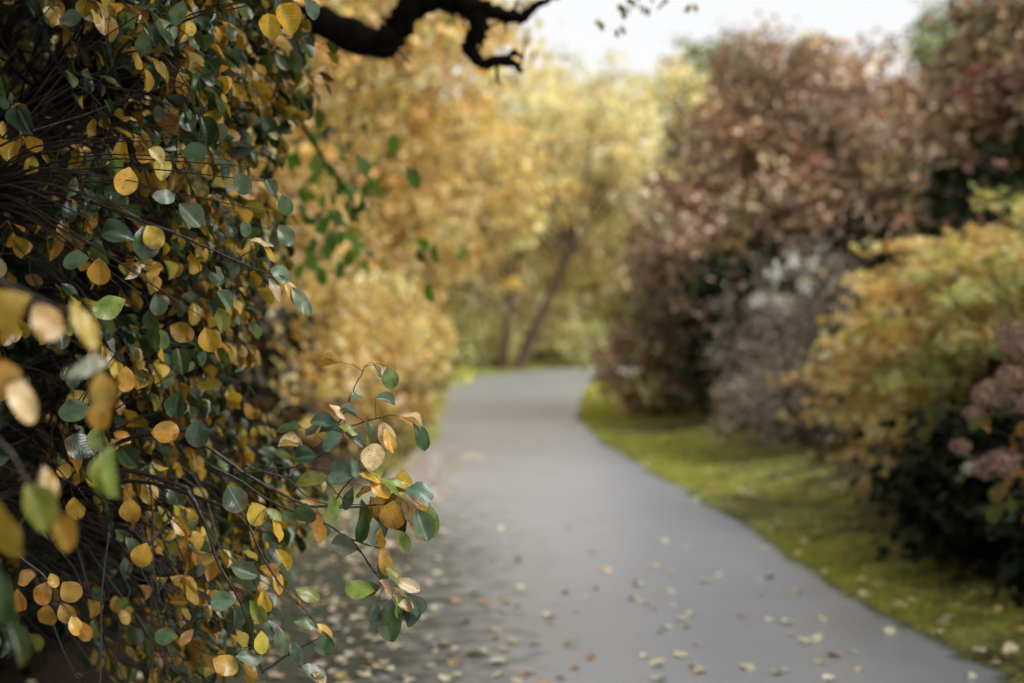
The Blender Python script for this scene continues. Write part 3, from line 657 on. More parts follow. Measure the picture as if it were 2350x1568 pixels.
far = [
 (-9.5, 33, 7.5, 3.6, OCHRE, "orange yellow tree far to the left behind the ochre tree"),
 (-4.5, 44, 9.0, 3.7, OCHRE, "tall golden tree beyond the far end of the path"),
 (0.5, 50, 9.3, 3.9, LEMON, "pale lemon yellow tree straight behind the leaning tree"),
 (5.0, 47, 8.6, 3.4, LEMON, "pale yellow tree between the leaning tree and the russet tree"),
 (9.8, 44, 8.5, 3.4, OCHRE, "golden tree mostly hidden behind the russet tree"),
 (2.8, 60, 11.2, 4.2, OLIVE, "olive tree rising far behind the lemon yellow tree"),
 (-8, 58, 12.0, 4.5, OLIVE, "tall olive tree far behind the golden tree"),
]
for x, y, h, r, pal, lb in far:
    h += 1.3
    tree("autumn_tree", lb, (x, y, 0), (x + .3, y, h * .6), .2,
         [((x, y, h - r * .75), (r * .85, r * .8, r * .75)), ((x - r * .5, y - .5, h * .45), (r * .75, r * .7, h * .28)), ((x + r * .55, y - .4, h * .42), (r * .7, r * .7, h * .27)), ((x, y - 1, h * .22), (r * .8, r * .6, h * .2))],
         520, 24, .17, pal, clump_r=.6, nl=40, shell=.45, group="yellow trees beyond the bend")
for x, y, h, r, lb in ((9.6, 68, 14.8, 3.2, "pale grey green treetop showing against the sky left of the russet tree"),
                       (6.0, 76, 13.0, 2.0, "small pointed grey green treetop above the yellow trees"),
                       (19.6, 62, 15.4, 2.1, "pale green treetop between the two russet trees"),
                       (27, 55, 13, 4.5, "grey green tree hidden behind the right edge russet tree")):
    tree("distant_tree", lb, (x, y, 0), (x, y, h * .8), .28, [((x, y, h - r), (r, r, r)), ((x - r * .4, y, h * .55), (r * 1.3, r, h * .3)), ((x + r * .8, y, h * .5), (r * 1.2, r, h * .28))],
         620, 24, .24, PALEGREEN, clump_r=.7, nl=30, shell=.4, group="distant grey green trees")
for x, y, r, h, pal, lb in ((-1.3, 40.8, 1.3, 1.6, OLIVE, "low olive bush left of the leaning trunk"),
                            (2.2, 41.6, 1.3, 1.3, OLIVE, "low bush right of the leaning trunk"),
                            (4.0, 45.5, 1.5, 1.9, ([(.42, .46, .06), (.5, .5, .1), (.3, .34, .06)], [3, 2, 2]), "bright lime bush beyond the bend in front of the russet tree"),
                            (-3.6, 38.5, 1.6, 2.2, OCHRE, "golden bush at the far left of the bend"),
                            (5.2, 37.0, .9, 1.1, RUSSET, "small russet bush inside the bend"),
                            (.6, 46, 2.3, 2.9, LEMON, "wide pale bush behind the leaning trunk"),
                            (-3.4, 47, 2.2, 4.0, ([(.60, .66, .32), (.74, .68, .40), (.48, .56, .28)], [3, 3, 2]), "tall pale green bush behind the golden bush at the bend"),
                            (3.4, 50, 2.4, 4.6, ([(.66, .66, .34), (.80, .66, .40), (.52, .56, .28)], [3, 3, 2]), "tall pale yellow green bush right of and behind the leaning trunk"),
                            (-.8, 53, 2.6, 5.0, LEMON, "tall pale lemon bush far behind the two red brown trunks")):
    shrub("low_bush", lb, (x, y, 0), [((x, y, h * .5), (r, r * .8, h * .55)), ((x + r * .6, y + .3, h * .4), (r * .7, r * .6, h * .45))], 200, 24, .1, pal, clump_r=.3, group="bushes beyond the bend")

# ------------------------------------------------------------------ the round-leaved bush in focus
GREEN = [(.030, .060, .020), (.045, .08, .02), (.024, .05, .025), (.08, .12, .025)]
YEL = [(.40, .235, .018), (.47, .30, .04), (.33, .17, .013), (.30, .24, .025)]
def leafcols(n, fy):
    y = RNG.random(n) < fy
    return np.where(y[:, None], palette(YEL, [4, 3, 3, 2], n, .12), palette(GREEN, [4, 3, 2, 2], n, .15))

bush_base = np.array([-2.15, 4.1, 0.0]); bush_base[2] = gheight(-2.15, 4.1)
bush = empty("smoke_bush", bush_base, "large round leaved bush in sharp focus with wet green and yellow leaves on the left", "shrub")
def xout(z):    # half width of the bush towards the path by height
    return np.interp(z, [.3, .8, 1.0, 1.15, 1.34, 1.5, 1.66, 1.9, 2.16, 2.6, 3.1], [1.2, 1.55, 1.46, 1.38, 1.34, 1.36, 1.44, 1.48, 1.50, 1.4, .9])
main = []
nb = 46
for q in range(nb):
    a = q / nb * 6.283 + RNG.normal() * .1; h = RNG.uniform(.5, 2.8)
    e = bush_base + np.array([math.cos(a) * 1.15, math.sin(a) * .75, h])
    p = spline([bush_base + [math.cos(a) * .08, math.sin(a) * .08, -.05], bush_base + [math.cos(a) * .35, math.sin(a) * .25, h * .55], bush_base + [math.cos(a) * .75, math.sin(a) * .5, h * .95], e], 14)
    main.append(p)
nodes = np.concatenate([m[3:] for m in main]); owner = np.repeat(np.arange(nb), 11)
tw = [MB() for _ in range(nb)]; lv = [MB() for _ in range(nb)]
for q in range(nb): tube(tw[q], main[q], np.linspace(.021, .007, 14), 7, knob=.03)
acc = {q: [] for q in range(nb)}          # leaves waiting: (P, D, N, L, col, hi)

def leafspot(q, P, D, N, L, col, hi): acc[q].append((P, D, N, L, col, hi))

def grow_twig(tip, out, nleaf, hi, Lm=.053, fy=.5, reach=.3):
    q_n = RNG.choice(np.argpartition(((nodes - (tip - out * .35 + [0, 0, .12])) ** 2).sum(1), 9)[:9]); q = owner[q_n]; a = nodes[q_n]
    d = tip - a
    mid = a + d * .5 + np.array([0, 0, .10 * np.linalg.norm(d)]) + RNG.normal(size=3) * .05
    pre = tip - norm(out * .8 + np.array([0, 0, -.35]) + RNG.normal(size=3) * .15) * .14
    p = spline([a, mid, pre, tip], 11); p[2:-1] += RNG.normal(size=(8, 3)) * .005
    tube(tw[q], p, np.linspace(.0045, .0011, 11), 5 if hi else 4)
    dirn = norm(p[-1] - p[-3])
    ft = RNG.uniform(.70, 1.0, nleaf); ft[0] = 1
    pos = np.stack([np.interp(ft, np.linspace(0, 1, 11), p[:, k]) for k in range(3)], -1)
    side = norm(np.cross(np.tile(dirn, (nleaf, 1)), RNG.normal(size=(nleaf, 3))))
    pd = norm(side * .9 + dirn * .7 + np.array([0, 0, .25])); pet = RNG.uniform(.016, .032, nleaf)[:, None]
    B = pos + pd * pet
    D = norm(pd * .45 + np.array([.12, 0, -.95]) + out * .25 + RNG.normal(size=(nleaf, 3)) * .30)
    N = norm(out * .6 + np.array([.45, -.1, .45]) + RNG.normal(size=(nleaf, 3)) * .75)
    col = leafcols(nleaf, np.clip(fy + RNG.choice([-.38, 0, .38]), 0, 1)) * RNG.uniform(.75, 1.2)
    stalks(tw[q], pos, B, .0007, np.array([1., 1, 1]))
    leafspot(q, B, D, N, Lm * np.clip(RNG.normal(.92, .24, nleaf), .35, 1.4), col, hi)

ntw = 0
for _ in range(4500):
    z = RNG.uniform(.45, 3.1); th = RNG.uniform(-math.pi, math.pi)
    if RNG.random() < .45: th = RNG.uniform(-2.2, .2)                 # denser where the camera and path face it
    rx = xout(z); ry = 1.1 * rx / 1.6
    c, s = math.cos(th), math.sin(th)
    k = (abs(c) ** 4 + abs(s) ** 4) ** -.25
    lump = 1 + .045 * math.sin(5 * th + 6 * z) + .035 * math.sin(9 * z - 3 * th)
    deep = 1 - abs(RNG.normal(0, .10)) - (RNG.random() < .25) * RNG.uniform(0, .25)
    tip = np.array([bush_base[0] + c * k * rx * lump * deep, 4.0 + s * k * ry * lump * deep, z])
    if z < 1.05 and tip[0] < -.95 + .15 * math.sin(z * 9) and tip[1] < 4 and RNG.random() < .9: continue
    if z < .75 and RNG.random() < .6: continue
    if tip[1] < 4 and RNG.random() < .8 * float(np.clip((-tip[0] - .7) / .4, 0, 1)): continue
    out = norm(np.array([c ** 3 / rx, s ** 3 / ry, 0.0]) + 1e-6)
    hi = tip[1] < 3.75 and tip[0] > -1.9 and .5 < z < 2.4
    grow_twig(tip, out, RNG.integers(4, 9), hi, fy=.50 if tip[0] < -.75 else .42); ntw += 1
# dark leafy interior
for _ in range(520):
    th = RNG.uniform(-math.pi, math.pi); z = RNG.uniform(.5, 2.9); k = RNG.uniform(.25, .72)
    tip = np.array([bush_base[0] + math.cos(th) * xout(z) * k, 4.05 + math.sin(th) * 1.1 * k, z])
    grow_twig(tip, norm(np.array([math.cos(th), math.sin(th), 0])), 7, False, Lm=.055, fy=.25)

# ---- branches placed after the photograph
def px_branch(pts, Y, r0, r1, n=22, q=None, dy=0.0):
    P = [at(x, y, Y + dy * i / max(1, len(pts) - 1)) for i, (x, y) in enumerate(pts)]
    if q is None: q = owner[np.argmin(((nodes - P[0]) ** 2).sum(1))]
    p = spline(P, n); p = p + RNG.normal(size=p.shape) * .0008
    tube(tw[q], p, np.linspace(r0, r1, n), 7, knob=.06); return q, p
def link(q, target, r=.005):
    m = main[q]; a = m[np.argmin(((m - target) ** 2).sum(1))]
    tube(tw[q], spline([a, (a + target) / 2 + [0, 0, .05], target], 10), np.linspace(r * 1.4, r, 10), 6)
GC = dict(g=(.055, .10, .035), d=(.028, .06, .03), y=(.56, .33, .035), o=(.42, .23, .025), l=(.20, .24, .04), p=(.60, .46, .24), s=(.12, .17, .11), b=(.10, .035, .012), r=(.33, .155, .018), w=(.42, .46, .42), m=(.40, .235, .03))  # w has a white sky sheen put into the leaf colour
def px_leaf(q, px, py, L, ang, c, Y=3.0, face=1.0, w=.62, curl=None, root=None):
    """leaf centred near a measured spot; ang = direction of the tip, degrees clockwise from right"""
    cc = at(px, py, Y); k = FPX / Y; Lm = L / k
    a = math.radians(ang); D = np.array([math.cos(a), RNG.normal() * .18, -math.sin(a)]); D = norm(D)
    B = cc - D * Lm * .5
    N = norm(np.array([RNG.normal() * .18 + .1, -face, .35 + (1 - face) * 1.2 + RNG.normal() * .1]))
    leafspot(q, B[None], D[None], N[None], np.array([Lm]), palette([GC[c]], [1], 1, .06), (w, curl))
    if root is not None: stalks(tw[q], np.array([root]), B[None], .0007, np.array([1., 1, 1]), sag=.12)
def near(p, P): return p[np.argmin(((p - P) ** 2).sum(1))]

# the spray reaching over the path
YS = 2.95
q0, A = px_branch([(430, 985), (490, 1035), (560, 1085), (640, 1130), (700, 1158), (765, 1163), (830, 1163), (895, 1153), (932, 1143)], YS, .0042, .0014, 34)
link(q0, A[0], .0045)
_, A2 = px_branch([(560, 1070), (610, 1078), (680, 1072), (740, 1080), (800, 1082)], YS + .02, .002, .001, q=q0)
_, A3 = px_branch([(560, 1085), (600, 1082), (660, 1100), (705, 1140), (760, 1158), (890, 1158)], YS - .01, .002, .001, q=q0)
_, B1 = px_branch([(765, 1163), (775, 1140), (800, 1105), (820, 1085), (826, 1060)], YS, .0022, .0011, q=q0)
_, B2 = px_branch([(800, 1160), (770, 1128), (745, 1100)], YS, .0016, .0008, 10, q=q0)
_, C1 = px_branch([(680, 1072), (715, 1040), (745, 1010), (775, 990), (830, 970), (893, 953)], YS + .02, .0026, .0012, q=q0)
_, C2 = px_branch([(755, 1003), (790, 950), (806, 905), (838, 843)], YS + .02, .0018, .001, q=q0)
_, C3 = px_branch([(700, 1060), (745, 1040), (760, 1000), (790, 975)], YS, .0018, .0009, q=q0)
_, D1 = px_branch([(470, 1060), (560, 1110), (620, 1150), (700, 1185), (760, 1210), (800, 1235), (850, 1252), (880, 1262)], YS + .03, .0030, .0013, 30, q=q0)
_, E1 = px_branch([(800, 1235), (830, 1270), (858, 1310), (885, 1345), (930, 1340)], YS + .03, .0022, .001, q=q0)
_, E2 = px_branch([(810, 1240), (845, 1290), (862, 1318)], YS + .02, .0018, .0009, q=q0)
allp = np.concatenate([A, A2, A3, B1, B2, C1, C2, C3, D1, E1, E2])
spray = [
 (760, 837, 60, 175, 'o', .5, .35), (895, 867, 52, 80, 'l', .9, .75), (866, 850, 42, 60, 's', .3, .4), (885, 920, 50, 10, 's', .8, .6), (820, 912, 40, -150, 's', .5, .6),
 (660, 980, 70, 185, 'g', .6, .5), (668, 1023, 62, 190, 'p', .5, .55), (742, 970, 58, 190, 's', .9, .62), (703, 1052, 52, 170, 'd', .8, .85), (775, 945, 50, -130, 'p', .4, .5),
 (800, 950, 46, -160, 's', .5, .6), (888, 1000, 78, 65, 'p', .85, .5), (893, 1012, 60, 70, 'y', .6, .4), (935, 975, 66, 35, 'p', .4, .25), (968, 1003, 78, 60, 'g', .5, .36),
 (760, 1012, 62, 160, 's', .8, .8), (835, 1000, 56, 30, 'l', .6, .5), (785, 1090, 62, 185, 's', 1.0, .95), (717, 1098, 78, 180, 'l', .9, .5), (700, 1180, 56, 100, 'g', 1.0, .95),
 (733, 1210, 76, 85, 'y', .7, .3), (812, 1010, 55, 40, 's', .7, .7), (855, 1050, 72, -80, 'p', .8, .75), (858, 1075, 50, 100, 'l', .8, .9), (925, 1110, 52, 0, 'y', .8, .9), (905, 1112, 70, 20, 'l', .6, .55),
 (960, 1127, 70, 5, 's', .9, .65), (870, 1125, 60, 40, 'y', .7, .6), (835, 1190, 92, 85, 'l', .9, .5), (800, 1145, 55, 110, 'g', .5, .35), (900, 1185, 78, 95, 'y', 1.0, .75), (868, 1170, 70, 60, 'y', .8, .7),
 (922, 1195, 72, 95, 'b', .5, .35), (950, 1170, 88, 50, 'p', .9, .62), (968, 1205, 80, 70, 's', .9, .62), (990, 1195, 78, 85, 'l', .7, .45), (955, 1215, 70, 60, 'y', .7, .5), (872, 1210, 60, 60, 'g', .8, .7),
 (790, 1258, 62, 190, 's', .9, .8), (860, 1222, 70, 80, 's', .5, .4), (925, 1240, 60, 50, 'l', .6, .6), (885, 1290, 70, 75, 'y', .7, .45), (905, 1320, 56, 40, 'l', .6, .6), (880, 1300, 66, 95, 'g', .5, .35),
 (825, 1353, 72, 185, 'l', .9, .62), (848, 1350, 52, 175, 'g', .8, .8), (892, 1345, 52, 35, 'p', .6, .5), (935, 1342, 62, 15, 'p', .8, .5), (922, 1375, 72, 55, 'p', .7, .4), (948, 1388, 66, 60, 's', .7, .6),
 (862, 1412, 60, 95, 'd', .7, .5), (895, 1425, 98, 95, 'g', .95, .58), (930, 1400, 80, 70, 'l', .9, .6), (945, 1408, 78, 70, 'd', .9, .6), (840, 1130, 55, 150, 'y', .6, .4), (812, 1075, 55, 70, 's', .5, .5),
 (870, 1240, 60, 100, 'y', .7, .4), (850, 1095, 60, 20, 'y', .6, .5), (880, 1145, 62, 70, 'y', .8, .6), (905, 1150, 52, 100, 'o', .7, .7), (940, 1145, 60, 30, 'p', .7, .4), (830, 1215, 70, 100, 'g', .7, .4),
 (975, 1180, 60, 60, 'y', .7, .5), (920, 1165, 60, 80, 'y', .8, .6), (765, 1165, 60, 80, 'l', .6, .3), (760, 990, 60, 185, 'g', .5, .6), (720, 985, 50, 150, 's', .6, .5), (800, 985, 50, 20, 'l', .6, .4), (850, 985, 50, 60, 'g', .6, .4),
]
for px, py, L, ang, c, face, w in spray:
    P = at(px, py, YS); a = math.radians(ang); B = P - np.array([math.cos(a), 0, -math.sin(a)]) * (L / FPX * YS * .5)
    px_leaf(q0, px, py, L, ang, c, YS + RNG.normal() * .02, face, max(.45, w), root=near(allp, B))
# the short spray further up
q1, G1 = px_branch([(400, 535), (450, 557), (540, 598), (600, 622), (652, 636)], 2.95, .003, .0012)
link(q1, G1[0], .004)
_, G2 = px_branch([(540, 598), (560, 585), (585, 572), (600, 560)], 2.95, .0016, .0009, 10, q=q1)
for px, py, L, ang, c, face, w in ((645, 627, 56, 20, 's', .9, .7), (632, 664, 60, 60, 'p', .7, .4), (670, 665, 66, 50, 'y', .5, .35), (690, 690, 78, 55, 's', .7, .35), (600, 560, 56, 20, 'p', .5, .3), (620, 580, 46, 45, 'y', .6, .4), (563, 525, 42, 75, 's', .8, .65), (508, 632, 52, 60, 's', .6, .45), (515, 690, 60, 50, 's', .6, .5), (505, 735, 60, 80, 'l', .8, .6)):
    px_leaf(q1, px, py, L, ang, c, 2.95, face, max(.42, w), root=near(G1, at(px, py, 2.95)))
# low shoots drooping towards the path
q2, H1 = px_branch([(560, 1180), (600, 1270), (650, 1350), (700, 1400), (735, 1450)], 2.95, .0030, .0012); link(q2, H1[0], .004)
_, H2 = px_branch([(600, 1545), (650, 1510), (700, 1482), (752, 1452)], 2.98, .0024, .0012, q=q2)
_, H3 = px_branch([(430, 1120), (470, 1200), (500, 1290), (560, 1400), (600, 1540)], 3.0, .005, .002, q=q2)
_, H4 = px_branch([(620, 1440), (680, 1520), (740, 1570), (780, 1600)], 2.98, .0024, .001, q=q2)
link(q2, H3[0], .0045)
Hs = np.concatenate([H1, H2, H3, H4])
for px, py, L, ang, c, face, w in ((705, 1365, 62, 25, 'l', .9, .55), (745, 1478, 62, 85, 'g', 1, .68), (745, 1447, 50, 35, 'y', .8, .5), (628, 1180, 46, 35, 'l', .9, .5), (638, 1215, 60, 60, 'y', .5, .3), (590, 1180, 62, 70, 'y', .9, .8), (538, 1145, 68, 60, 'd', .95, .85), (512, 1380, 62, 175, 's', .9, .75), (590, 1405, 66, 60, 'l', .8, .5), (515, 1525, 62, 20, 'o', .9, .8), (380, 1460, 58, 180, 'g', .9, .7), (570, 1510, 60, 10, 's', .8, .6), (645, 1470, 70, 70, 'g', .8, .45), (720, 1540, 60, 20, 's', .7, .6), (700, 1430, 56, 10, 's', .7, .5), (640, 1330, 60, 60, 'y', .6, .45), (560, 1310, 66, 20, 's', .9, .6), (650, 1285, 62, 50, 'y', .6, .4), (610, 1380, 60, 80, 'y', .7, .5), (740, 1560, 64, 40, 'p', .7, .45), (680, 1500, 54, 80, 'd', .8, .6), (600, 1475, 56, 90, 'y', .7, .6)):
    px_leaf(q2, px, py, L, ang, c, 2.95, face, max(.42, w), root=near(Hs, at(px, py, 2.95)))
# orange cluster hanging in the dark at the lower left
q3, J1 = px_branch([(20, 1255), (60, 1290), (110, 1330), (135, 1370), (160, 1410)], 2.9, .0028, .001); link(q3, J1[0], .004)
for px, py, L, ang, c, face, w in ((100, 1362, 56, 110, 'r', 1, .85), (162, 1358, 58, 50, 'r', 1, .85), (46, 1378, 56, 80, 'r', .9, .62), (107, 1414, 58, 100, 'r', 1, .8), (152, 1408, 56, 60, 'r', 1, .7), (190, 1448, 52, 60, 'r', .9, .7), (60, 1325, 52, 170, 'r', .8, .8), (172, 1435, 50, 70, 'o', .7, .6), (122, 1332, 36, 60, 'o', .7, .7)):
    px_leaf(q3, px, py, L, ang, c, 2.9, face, w, root=near(J1, at(px, py, 2.9)))
# single bold leaves
for px, py, L, ang, c in ((290, 415, 66, 100, 'y'), (230, 623, 62, 85, 'o'), (375, 450, 52, 0, 's'), (265, 537, 72, 0, 'd'), (335, 555, 76, 75, 'd'), (352, 543, 60, 60, 'y'), (172, 595, 64, 175, 'g'), (172, 943, 76, 175, 'g'), (378, 992, 66, 0, 'o'), (252, 705, 80, 150, 'l'), (345, 740, 62, 90, 'g'), (362, 700, 55, 80, 's'), (435, 495, 72, 50, 's'), (358, 357, 46, 40, 'p'), (445, 350, 60, 0, 'd'), (480, 780, 60, 70, 'o'), (410, 928, 62, 100, 'd'), (453, 995, 66, 85, 'd'), (298, 1173, 62, 90, 'o'), (180, 1022, 76, 20, 'd'), (236, 1010, 78, 85, 'l'), (172, 1168, 56, 85, 'o'), (325, 1275, 62, 110, 'o'), (660, 40, 72, 60, 'y'), (717, 20, 54, 45, 's'), (620, 60, 60, 80, 'y'), (555, 420, 60, 60, 'g'), (620, 430, 44, 60, 's'), (655, 540, 56, 60, 'g'), (655, 470, 50, 70, 'g'), (290, 870, 60, 90, 'y'), (160, 45, 60, 10, 'd'), (410, 30, 60, 110, 'g')):
    Y = 2.82 + RNG.uniform(-.04, .06); P = at(px, py, Y); qi = owner[np.argmin(((nodes - P) ** 2).sum(1))]
    a = math.radians(ang); B = P - np.array([math.cos(a), 0, -math.sin(a)]) * (L / FPX * Y * .5)
    S = B + np.array([-.03, .05, .03]); nd = main[qi][np.argmin(((main[qi] - S) ** 2).sum(1))]
    tube(tw[qi], spline([nd, (nd + S) / 2 + [0, -.05, .05], S], 9), np.linspace(.003, .0011, 9), 5)
    px_leaf(qi, px, py, L, ang, c, Y, .95, .8 if c in 'yod' else .7, root=S)
# out-of-focus shoot closest to the camera
YN = 1.75
n_q = owner[np.argmin(((nodes - np.array([-1.2, 2.9, 1.6])) ** 2).sum(1))]
_, K1 = px_branch([(-260, 420), (-120, 560), (0, 640), (90, 690), (180, 730), (225, 860)], YN, .0035, .0012, q=n_q)
_, K2 = px_branch([(-300, 700), (-150, 900), (0, 1010), (60, 1100), (110, 1150)], YN, .0032, .0012, q=n_q)
for K_ in (K1, K2): link(n_q, K_[0], .004)
Ks = np.concatenate([K1, K2])
for px, py, L, ang, c, face, w in ((32, 722, 104, 130, 'y', 1, .95), (105, 738, 88, 60, 'y', .9, .7), (190, 745, 108, 65, 'y', .6, .42), (205, 845, 92, 170, 'w', .5, .9), (48, 912, 118, 68, 'p', .6, .42), (10, 870, 90, 80, 'y', .9, .8), (238, 900, 90, 80, 'y', .8, .6), (232, 950, 70, 100, 'y', .9, .7), (5, 1225, 150, 85, 'y', .8, .42), (85, 1165, 110, 60, 'l', .8, .6), (140, 1215, 108, 60, 'y', .7, .45), (268, 1080, 110, 85, 'l', .5, .3), (10, 1370, 130, 80, 'g', .6, .36), (34, 1478, 100, 70, 'g', .5, .34), (110, 1110, 80, 70, 'o', .6, .5)):
    P = at(px, py, YN); px_leaf(n_q, px, py, L * 1.12, ang, 'm' if c == 'y' else c, YN + RNG.normal() * .03, face, w, root=near(Ks, P))

for q in range(nb):
    if not acc[q]: continue
    for hi in (True, False):
        g = [a for a in acc[q] if a[5] is hi or a[5] == hi and not isinstance(a[5], tuple)]
        if g:
            P, D, N, L, Cc = (np.concatenate([a[k] for a in g]) for k in range(5)); n = len(P)
            leafbatch(lv[q], HI if hi else MID, P, D, N, L, RNG.uniform(.48, .86, n), RNG.uniform(-.1, .5, n), RNG.uniform(0, .4, n) + (RNG.random(n) < .2) * .8, Cc, ruffle=.06)
    for a in acc[q]:
        if isinstance(a[5], tuple):
            w_, cu = a[5]
            leafbatch(lv[q], HI, a[0], a[1], a[2], a[3], np.array([w_]) * 1.05, np.array([RNG.uniform(-.1, .42)]), np.array([RNG.uniform(.02, .25) + (RNG.random() < .25) * .8]), a[4], ruffle=.085)
    b = tw[q].build("branch", M_twig, bush)
    lv[q].build("leaves", M_leaf_near, b)

# ------------------------------------------------------------------ fallen leaves
def leafmesh(col, seed):
    mb = MB(); r = RNG
    leafbatch(mb, HI, np.array([[-.5, 0, 0.]]), np.array([[1., 0, 0]]), np.array([[0, 0, 1.]]), 1.0, r.uniform(.6, .85), r.uniform(-.16, .12), r.uniform(0, .3), np.array([col]), ruffle=.07)
    z = mb.v[0][:, 2]; mb.v[0][:, 2] -= z.min()
    o = mb.build("fallen_leaf", M_fallen); me = o.data; bpy.data.objects.remove(o); return me
FC = {"pale": [(.85, .78, .60), (.84, .74, .52), (.74, .64, .46)], "yellow": [(.80, .55, .12), (.75, .45, .10)], "tan": [(.66, .46, .28), (.72, .54, .34), (.55, .34, .20)]}
FM = {k: [leafmesh(c, i) for c in v for i in range(3)] for k, v in FC.items()}
def path_z(x, y):
    a, b = ledge(min(y, 33)), redge(y); t = (x - a) / (b - a)
    return .004 + .012 * math.sin(math.pi * t) if 0 < t < 1 else gheight(x, y)
placed = []
def drop(x, y, size, kind, label, group, ang=None, tilt=.12):
    me = random.choice(FM[kind]); o = bpy.data.objects.new("fallen_leaf", me); C.objects.link(o)
    o.scale = (size * 1.4,) * 3; o.location = (float(x), float(y), float(path_z(x, y)) + .003)
    o.rotation_euler = (random.gauss(0, tilt), random.gauss(0, tilt), random.uniform(0, 6.28) if ang is None else ang)
    tag(o, label, "leaf", group); placed.append((x, y)); return o
PATHG, VERGEG, MARGG = "fallen leaves on the grey path", "fallen leaves on the green verge", "fallen leaves along the mossy left margin"
spots = [(1392, 1312, .062), (1616, 1336, .062), (1463, 1345, .05), (1540, 1318, .04), (1452, 1376, .045), (1470, 1385, .04), (1547, 1394, .04), (1483, 1387, .035), (1260, 1418, .055), (1325, 1407, .04), (1262, 1434, .035), (1583, 1412, .05), (1575, 1440, .045), (1530, 1443, .045), (1507, 1528, .065), (1318, 1535, .045), (1565, 1508, .05), (1600, 1480, .04), (1523, 1245, .055), (1190, 1288, .055), (1130, 1290, .045), (1150, 1215, .05), (1305, 1215, .045), (1362, 1270, .04), (1355, 1197, .05), (1195, 1353, .05), (1085, 1362, .05), (1165, 1385, .05), (1190, 1393, .04), (1048, 1383, .07), (1100, 1505, .08), (1160, 1495, .05), (1045, 1522, .055), (985, 1532, .045), (1178, 1475, .05), (1225, 1480, .05), (1140, 1450, .045), (1715, 1535, .06), (1765, 1425, .04), (1745, 1362, .04), (1880, 1522, .05), (1800, 1540, .035), (1650, 1320, .035), (1850, 1473, .05), (1740, 1330, .035), (1220, 1545, .04)]
used = 0
for px, py, s in spots:
    g = on_ground(px, py, .012); kind = random.choice(["pale", "pale", "pale", "tan"])
    drop(g[0], g[1], s, kind, {"pale": "pale cream fallen leaf lying on the grey asphalt of the path", "tan": "brownish fallen leaf lying on the grey asphalt of the path"}[kind], PATHG)
for px, py, s, kind, lb in ((1045, 1522, .06, "tan", "reddish tan fallen leaf on the path just right of the lowest hanging leaves"),
                            (2290, 1405, .05, "yellow", "bright yellow upturned fallen leaf on the moss at the lower right"),
                            (1885, 1418, .045, "tan", "dark red brown fallen leaf at the very edge of path and moss"),
                            (2145, 1445, .06, "pale", "cream fallen leaf standing on the path edge at the lower right")):
    drop(*on_ground(px, py, .02)[:2], s, kind, lb, None, tilt=.3)
g = on_ground(1312, 1483, .02)
MG = leafmesh((.30, .38, .27), 1); o = bpy.data.objects.new("fallen_leaf", MG); C.objects.link(o)
o.location = (g[0], g[1], .03); o.scale = (.085,) * 3; o.rotation_euler = (.25, -.25, .15); tag(o, "grey green leaf with a dark curled end, largest leaf on the open path", "leaf")
def rnd_path():
    while True:
        px = random.uniform(720, 2050); py = random.uniform(1120, 1600); g = on_ground(px, py, .012)
        t = (g[0] - ledge(g[1])) / (redge(g[1]) - ledge(g[1]))
        if not .03 < t < .98: continue
        dens = max(.06, 1.1 - t * 2.6) * (1.0 if py > 1200 else .3)
        if random.random() < dens: return g, t
cnt = 0
while cnt < 195:
    g, t = rnd_path(); cnt += 1
    kind = random.choice(["pale", "pale", "pale", "tan"]) if t < .4 else random.choice(["pale", "tan"])
    margin = t < .33
    lb = {("pale", True): "pale leaf among many fallen on the mossy left margin of the path", ("tan", True): "brown leaf among many fallen on the mossy left margin of the path",
          ("pale", False): "pale cream fallen leaf lying on the grey asphalt of the path", ("tan", False): "brownish fallen leaf lying on the grey asphalt of the path"}[(kind, margin)]
    drop(g[0], g[1], random.uniform(.035, .06), kind, lb, MARGG if margin else PATHG)
vs = [(1985, 1345), (2060, 1368), (2075, 1372), (2050, 1385), (2085, 1360), (2160, 1400), (2150, 1408), (2170, 1410), (2225, 1388), (2210, 1412), (2270, 1345), (2190, 1338), (2288, 1440), (2258, 1450), (2335, 1400), (2245, 1468), (2330, 1350), (2290, 1500), (2040, 1430), (2010, 1325), (1940, 1345), (1845, 1272), (1893, 1295), (1830, 1255), (2320, 1470), (2230, 1530), (2340, 1560), (2100, 1360), (2345, 1440), (2280, 1365)]
for px, py in vs:
    g = on_ground(px, py, .05); kind = random.choice(["pale", "pale", "yellow"])
    drop(g[0], g[1], random.uniform(.04, .06), kind, {"pale": "cream fallen leaf on the green moss beside the path", "yellow": "yellow fallen leaf on the green moss beside the path", "tan": ""}[kind], VERGEG, tilt=.25)
for _ in range(45):
    y = random.uniform(5.8, 15); x = redge(y) + abs(random.gauss(0, .5)); kind = random.choice(["pale", "tan", "yellow"])
    drop(x, y, random.uniform(.035, .055), kind, {"pale": "cream fallen leaf on the green moss beside the path", "yellow": "yellow fallen leaf on the green moss beside the path", "tan": "brown fallen leaf on the green moss beside the path"}[kind], VERGEG, tilt=.25)
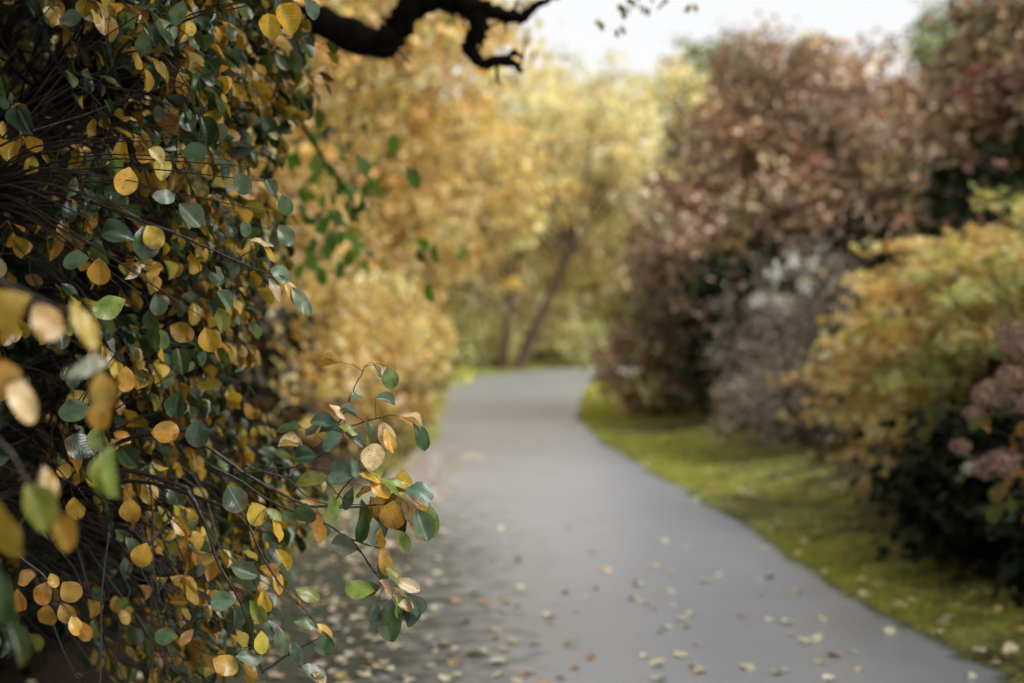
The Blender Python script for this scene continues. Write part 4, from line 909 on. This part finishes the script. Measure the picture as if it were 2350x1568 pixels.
# the rest of the litter, beyond counting
n = 2600; y = RNG.uniform(3.5, 30, n); left = RNG.random(n) < .55
xl = ledge(y) + .75 - np.abs(RNG.normal(0, 1.1, n)) ; xr = redge(y) + .1 + np.abs(RNG.normal(0, 1.3, n)); x = np.where(left, xl, xr)
y = np.where(left, 3.8 + (y - 3.5) * .45, y); xl = ledge(y) + .75 - np.abs(RNG.normal(0, 1.0, n)); x = np.where(left, xl, x)
keep = ~(left & (x < ledge(y) - .25) & (RNG.random(n) < .8)); x, y, left = x[keep], y[keep], left[keep]; n = len(x)
zz = np.array([path_z(a, b) for a, b in zip(x, y)])
mb = MB(); P = np.stack([x, y, zz + .006], -1); D = RNG.normal(size=(n, 3)) * [1, 1, .1]
leafbatch(mb, MID, P, D, norm(RNG.normal(size=(n, 3)) * .15 + [0, 0, 1]), RNG.uniform(.03, .06, n), .75, RNG.uniform(-.2, .15, n), .2,
          palette([(.62, .45, .28), (.8, .7, .5), (.34, .2, .1), (.7, .45, .1)], [4, 4, 2, 1], n), ruffle=.05)
tag(mb.build("leaf_litter", M_fallen), "scattered small brown and cream leaves littering the margins of the path", "leaf litter", kind="stuff")

# ------------------------------------------------------------------ light
w = bpy.data.worlds.new("World"); sc.world = w; w.use_nodes = True
nt = w.node_tree; nt.nodes.clear()
SUN_EL, SUN_AZ = math.radians(44), math.radians(130)       # azimuth from +Y towards +X
sky = node(nt, "ShaderNodeTexSky", sky_type='NISHITA'); sky.sun_disc = False; sky.sun_elevation = SUN_EL; sky.sun_rotation = SUN_AZ
sky.dust_density = 3.0; sky.air_density = 1.0
hs = node(nt, "ShaderNodeHueSaturation"); hs.inputs["Saturation"].default_value = .12; nt.links.new(sky.outputs[0], hs.inputs["Color"])
mx = node(nt, "ShaderNodeMix", data_type='RGBA'); mx.inputs[0].default_value = .72; mx.inputs[7].default_value = (5.5, 5.5, 5.6, 1)
nt.links.new(hs.outputs[0], mx.inputs[6])
bg = node(nt, "ShaderNodeBackground"); bg.inputs["Strength"].default_value = .078; nt.links.new(mx.outputs[2], bg.inputs[0])
wo = node(nt, "ShaderNodeOutputWorld"); nt.links.new(bg.outputs[0], wo.inputs[0])
sl = bpy.data.lights.new("sun", 'SUN'); sl.energy = 2.0; sl.angle = math.radians(40); sl.color = (1, .97, .93)
so = bpy.data.objects.new("sun", sl); C.objects.link(so)
dv = Vector((math.cos(SUN_EL) * math.sin(SUN_AZ), math.cos(SUN_EL) * math.cos(SUN_AZ), math.sin(SUN_EL)))
so.rotation_euler = dv.to_track_quat('Z', 'Y').to_euler(); so.location = (10, 10, 30)

sc.view_settings.view_transform = 'Standard'; sc.view_settings.look = 'None'; sc.view_settings.gamma = 1; sc.view_settings.exposure = 1.3
sc.cycles.max_bounces = 6; sc.cycles.diffuse_bounces = 2; sc.cycles.transmission_bounces = 3; sc.cycles.glossy_bounces = 2
sc.cycles.sample_clamp_indirect = 4
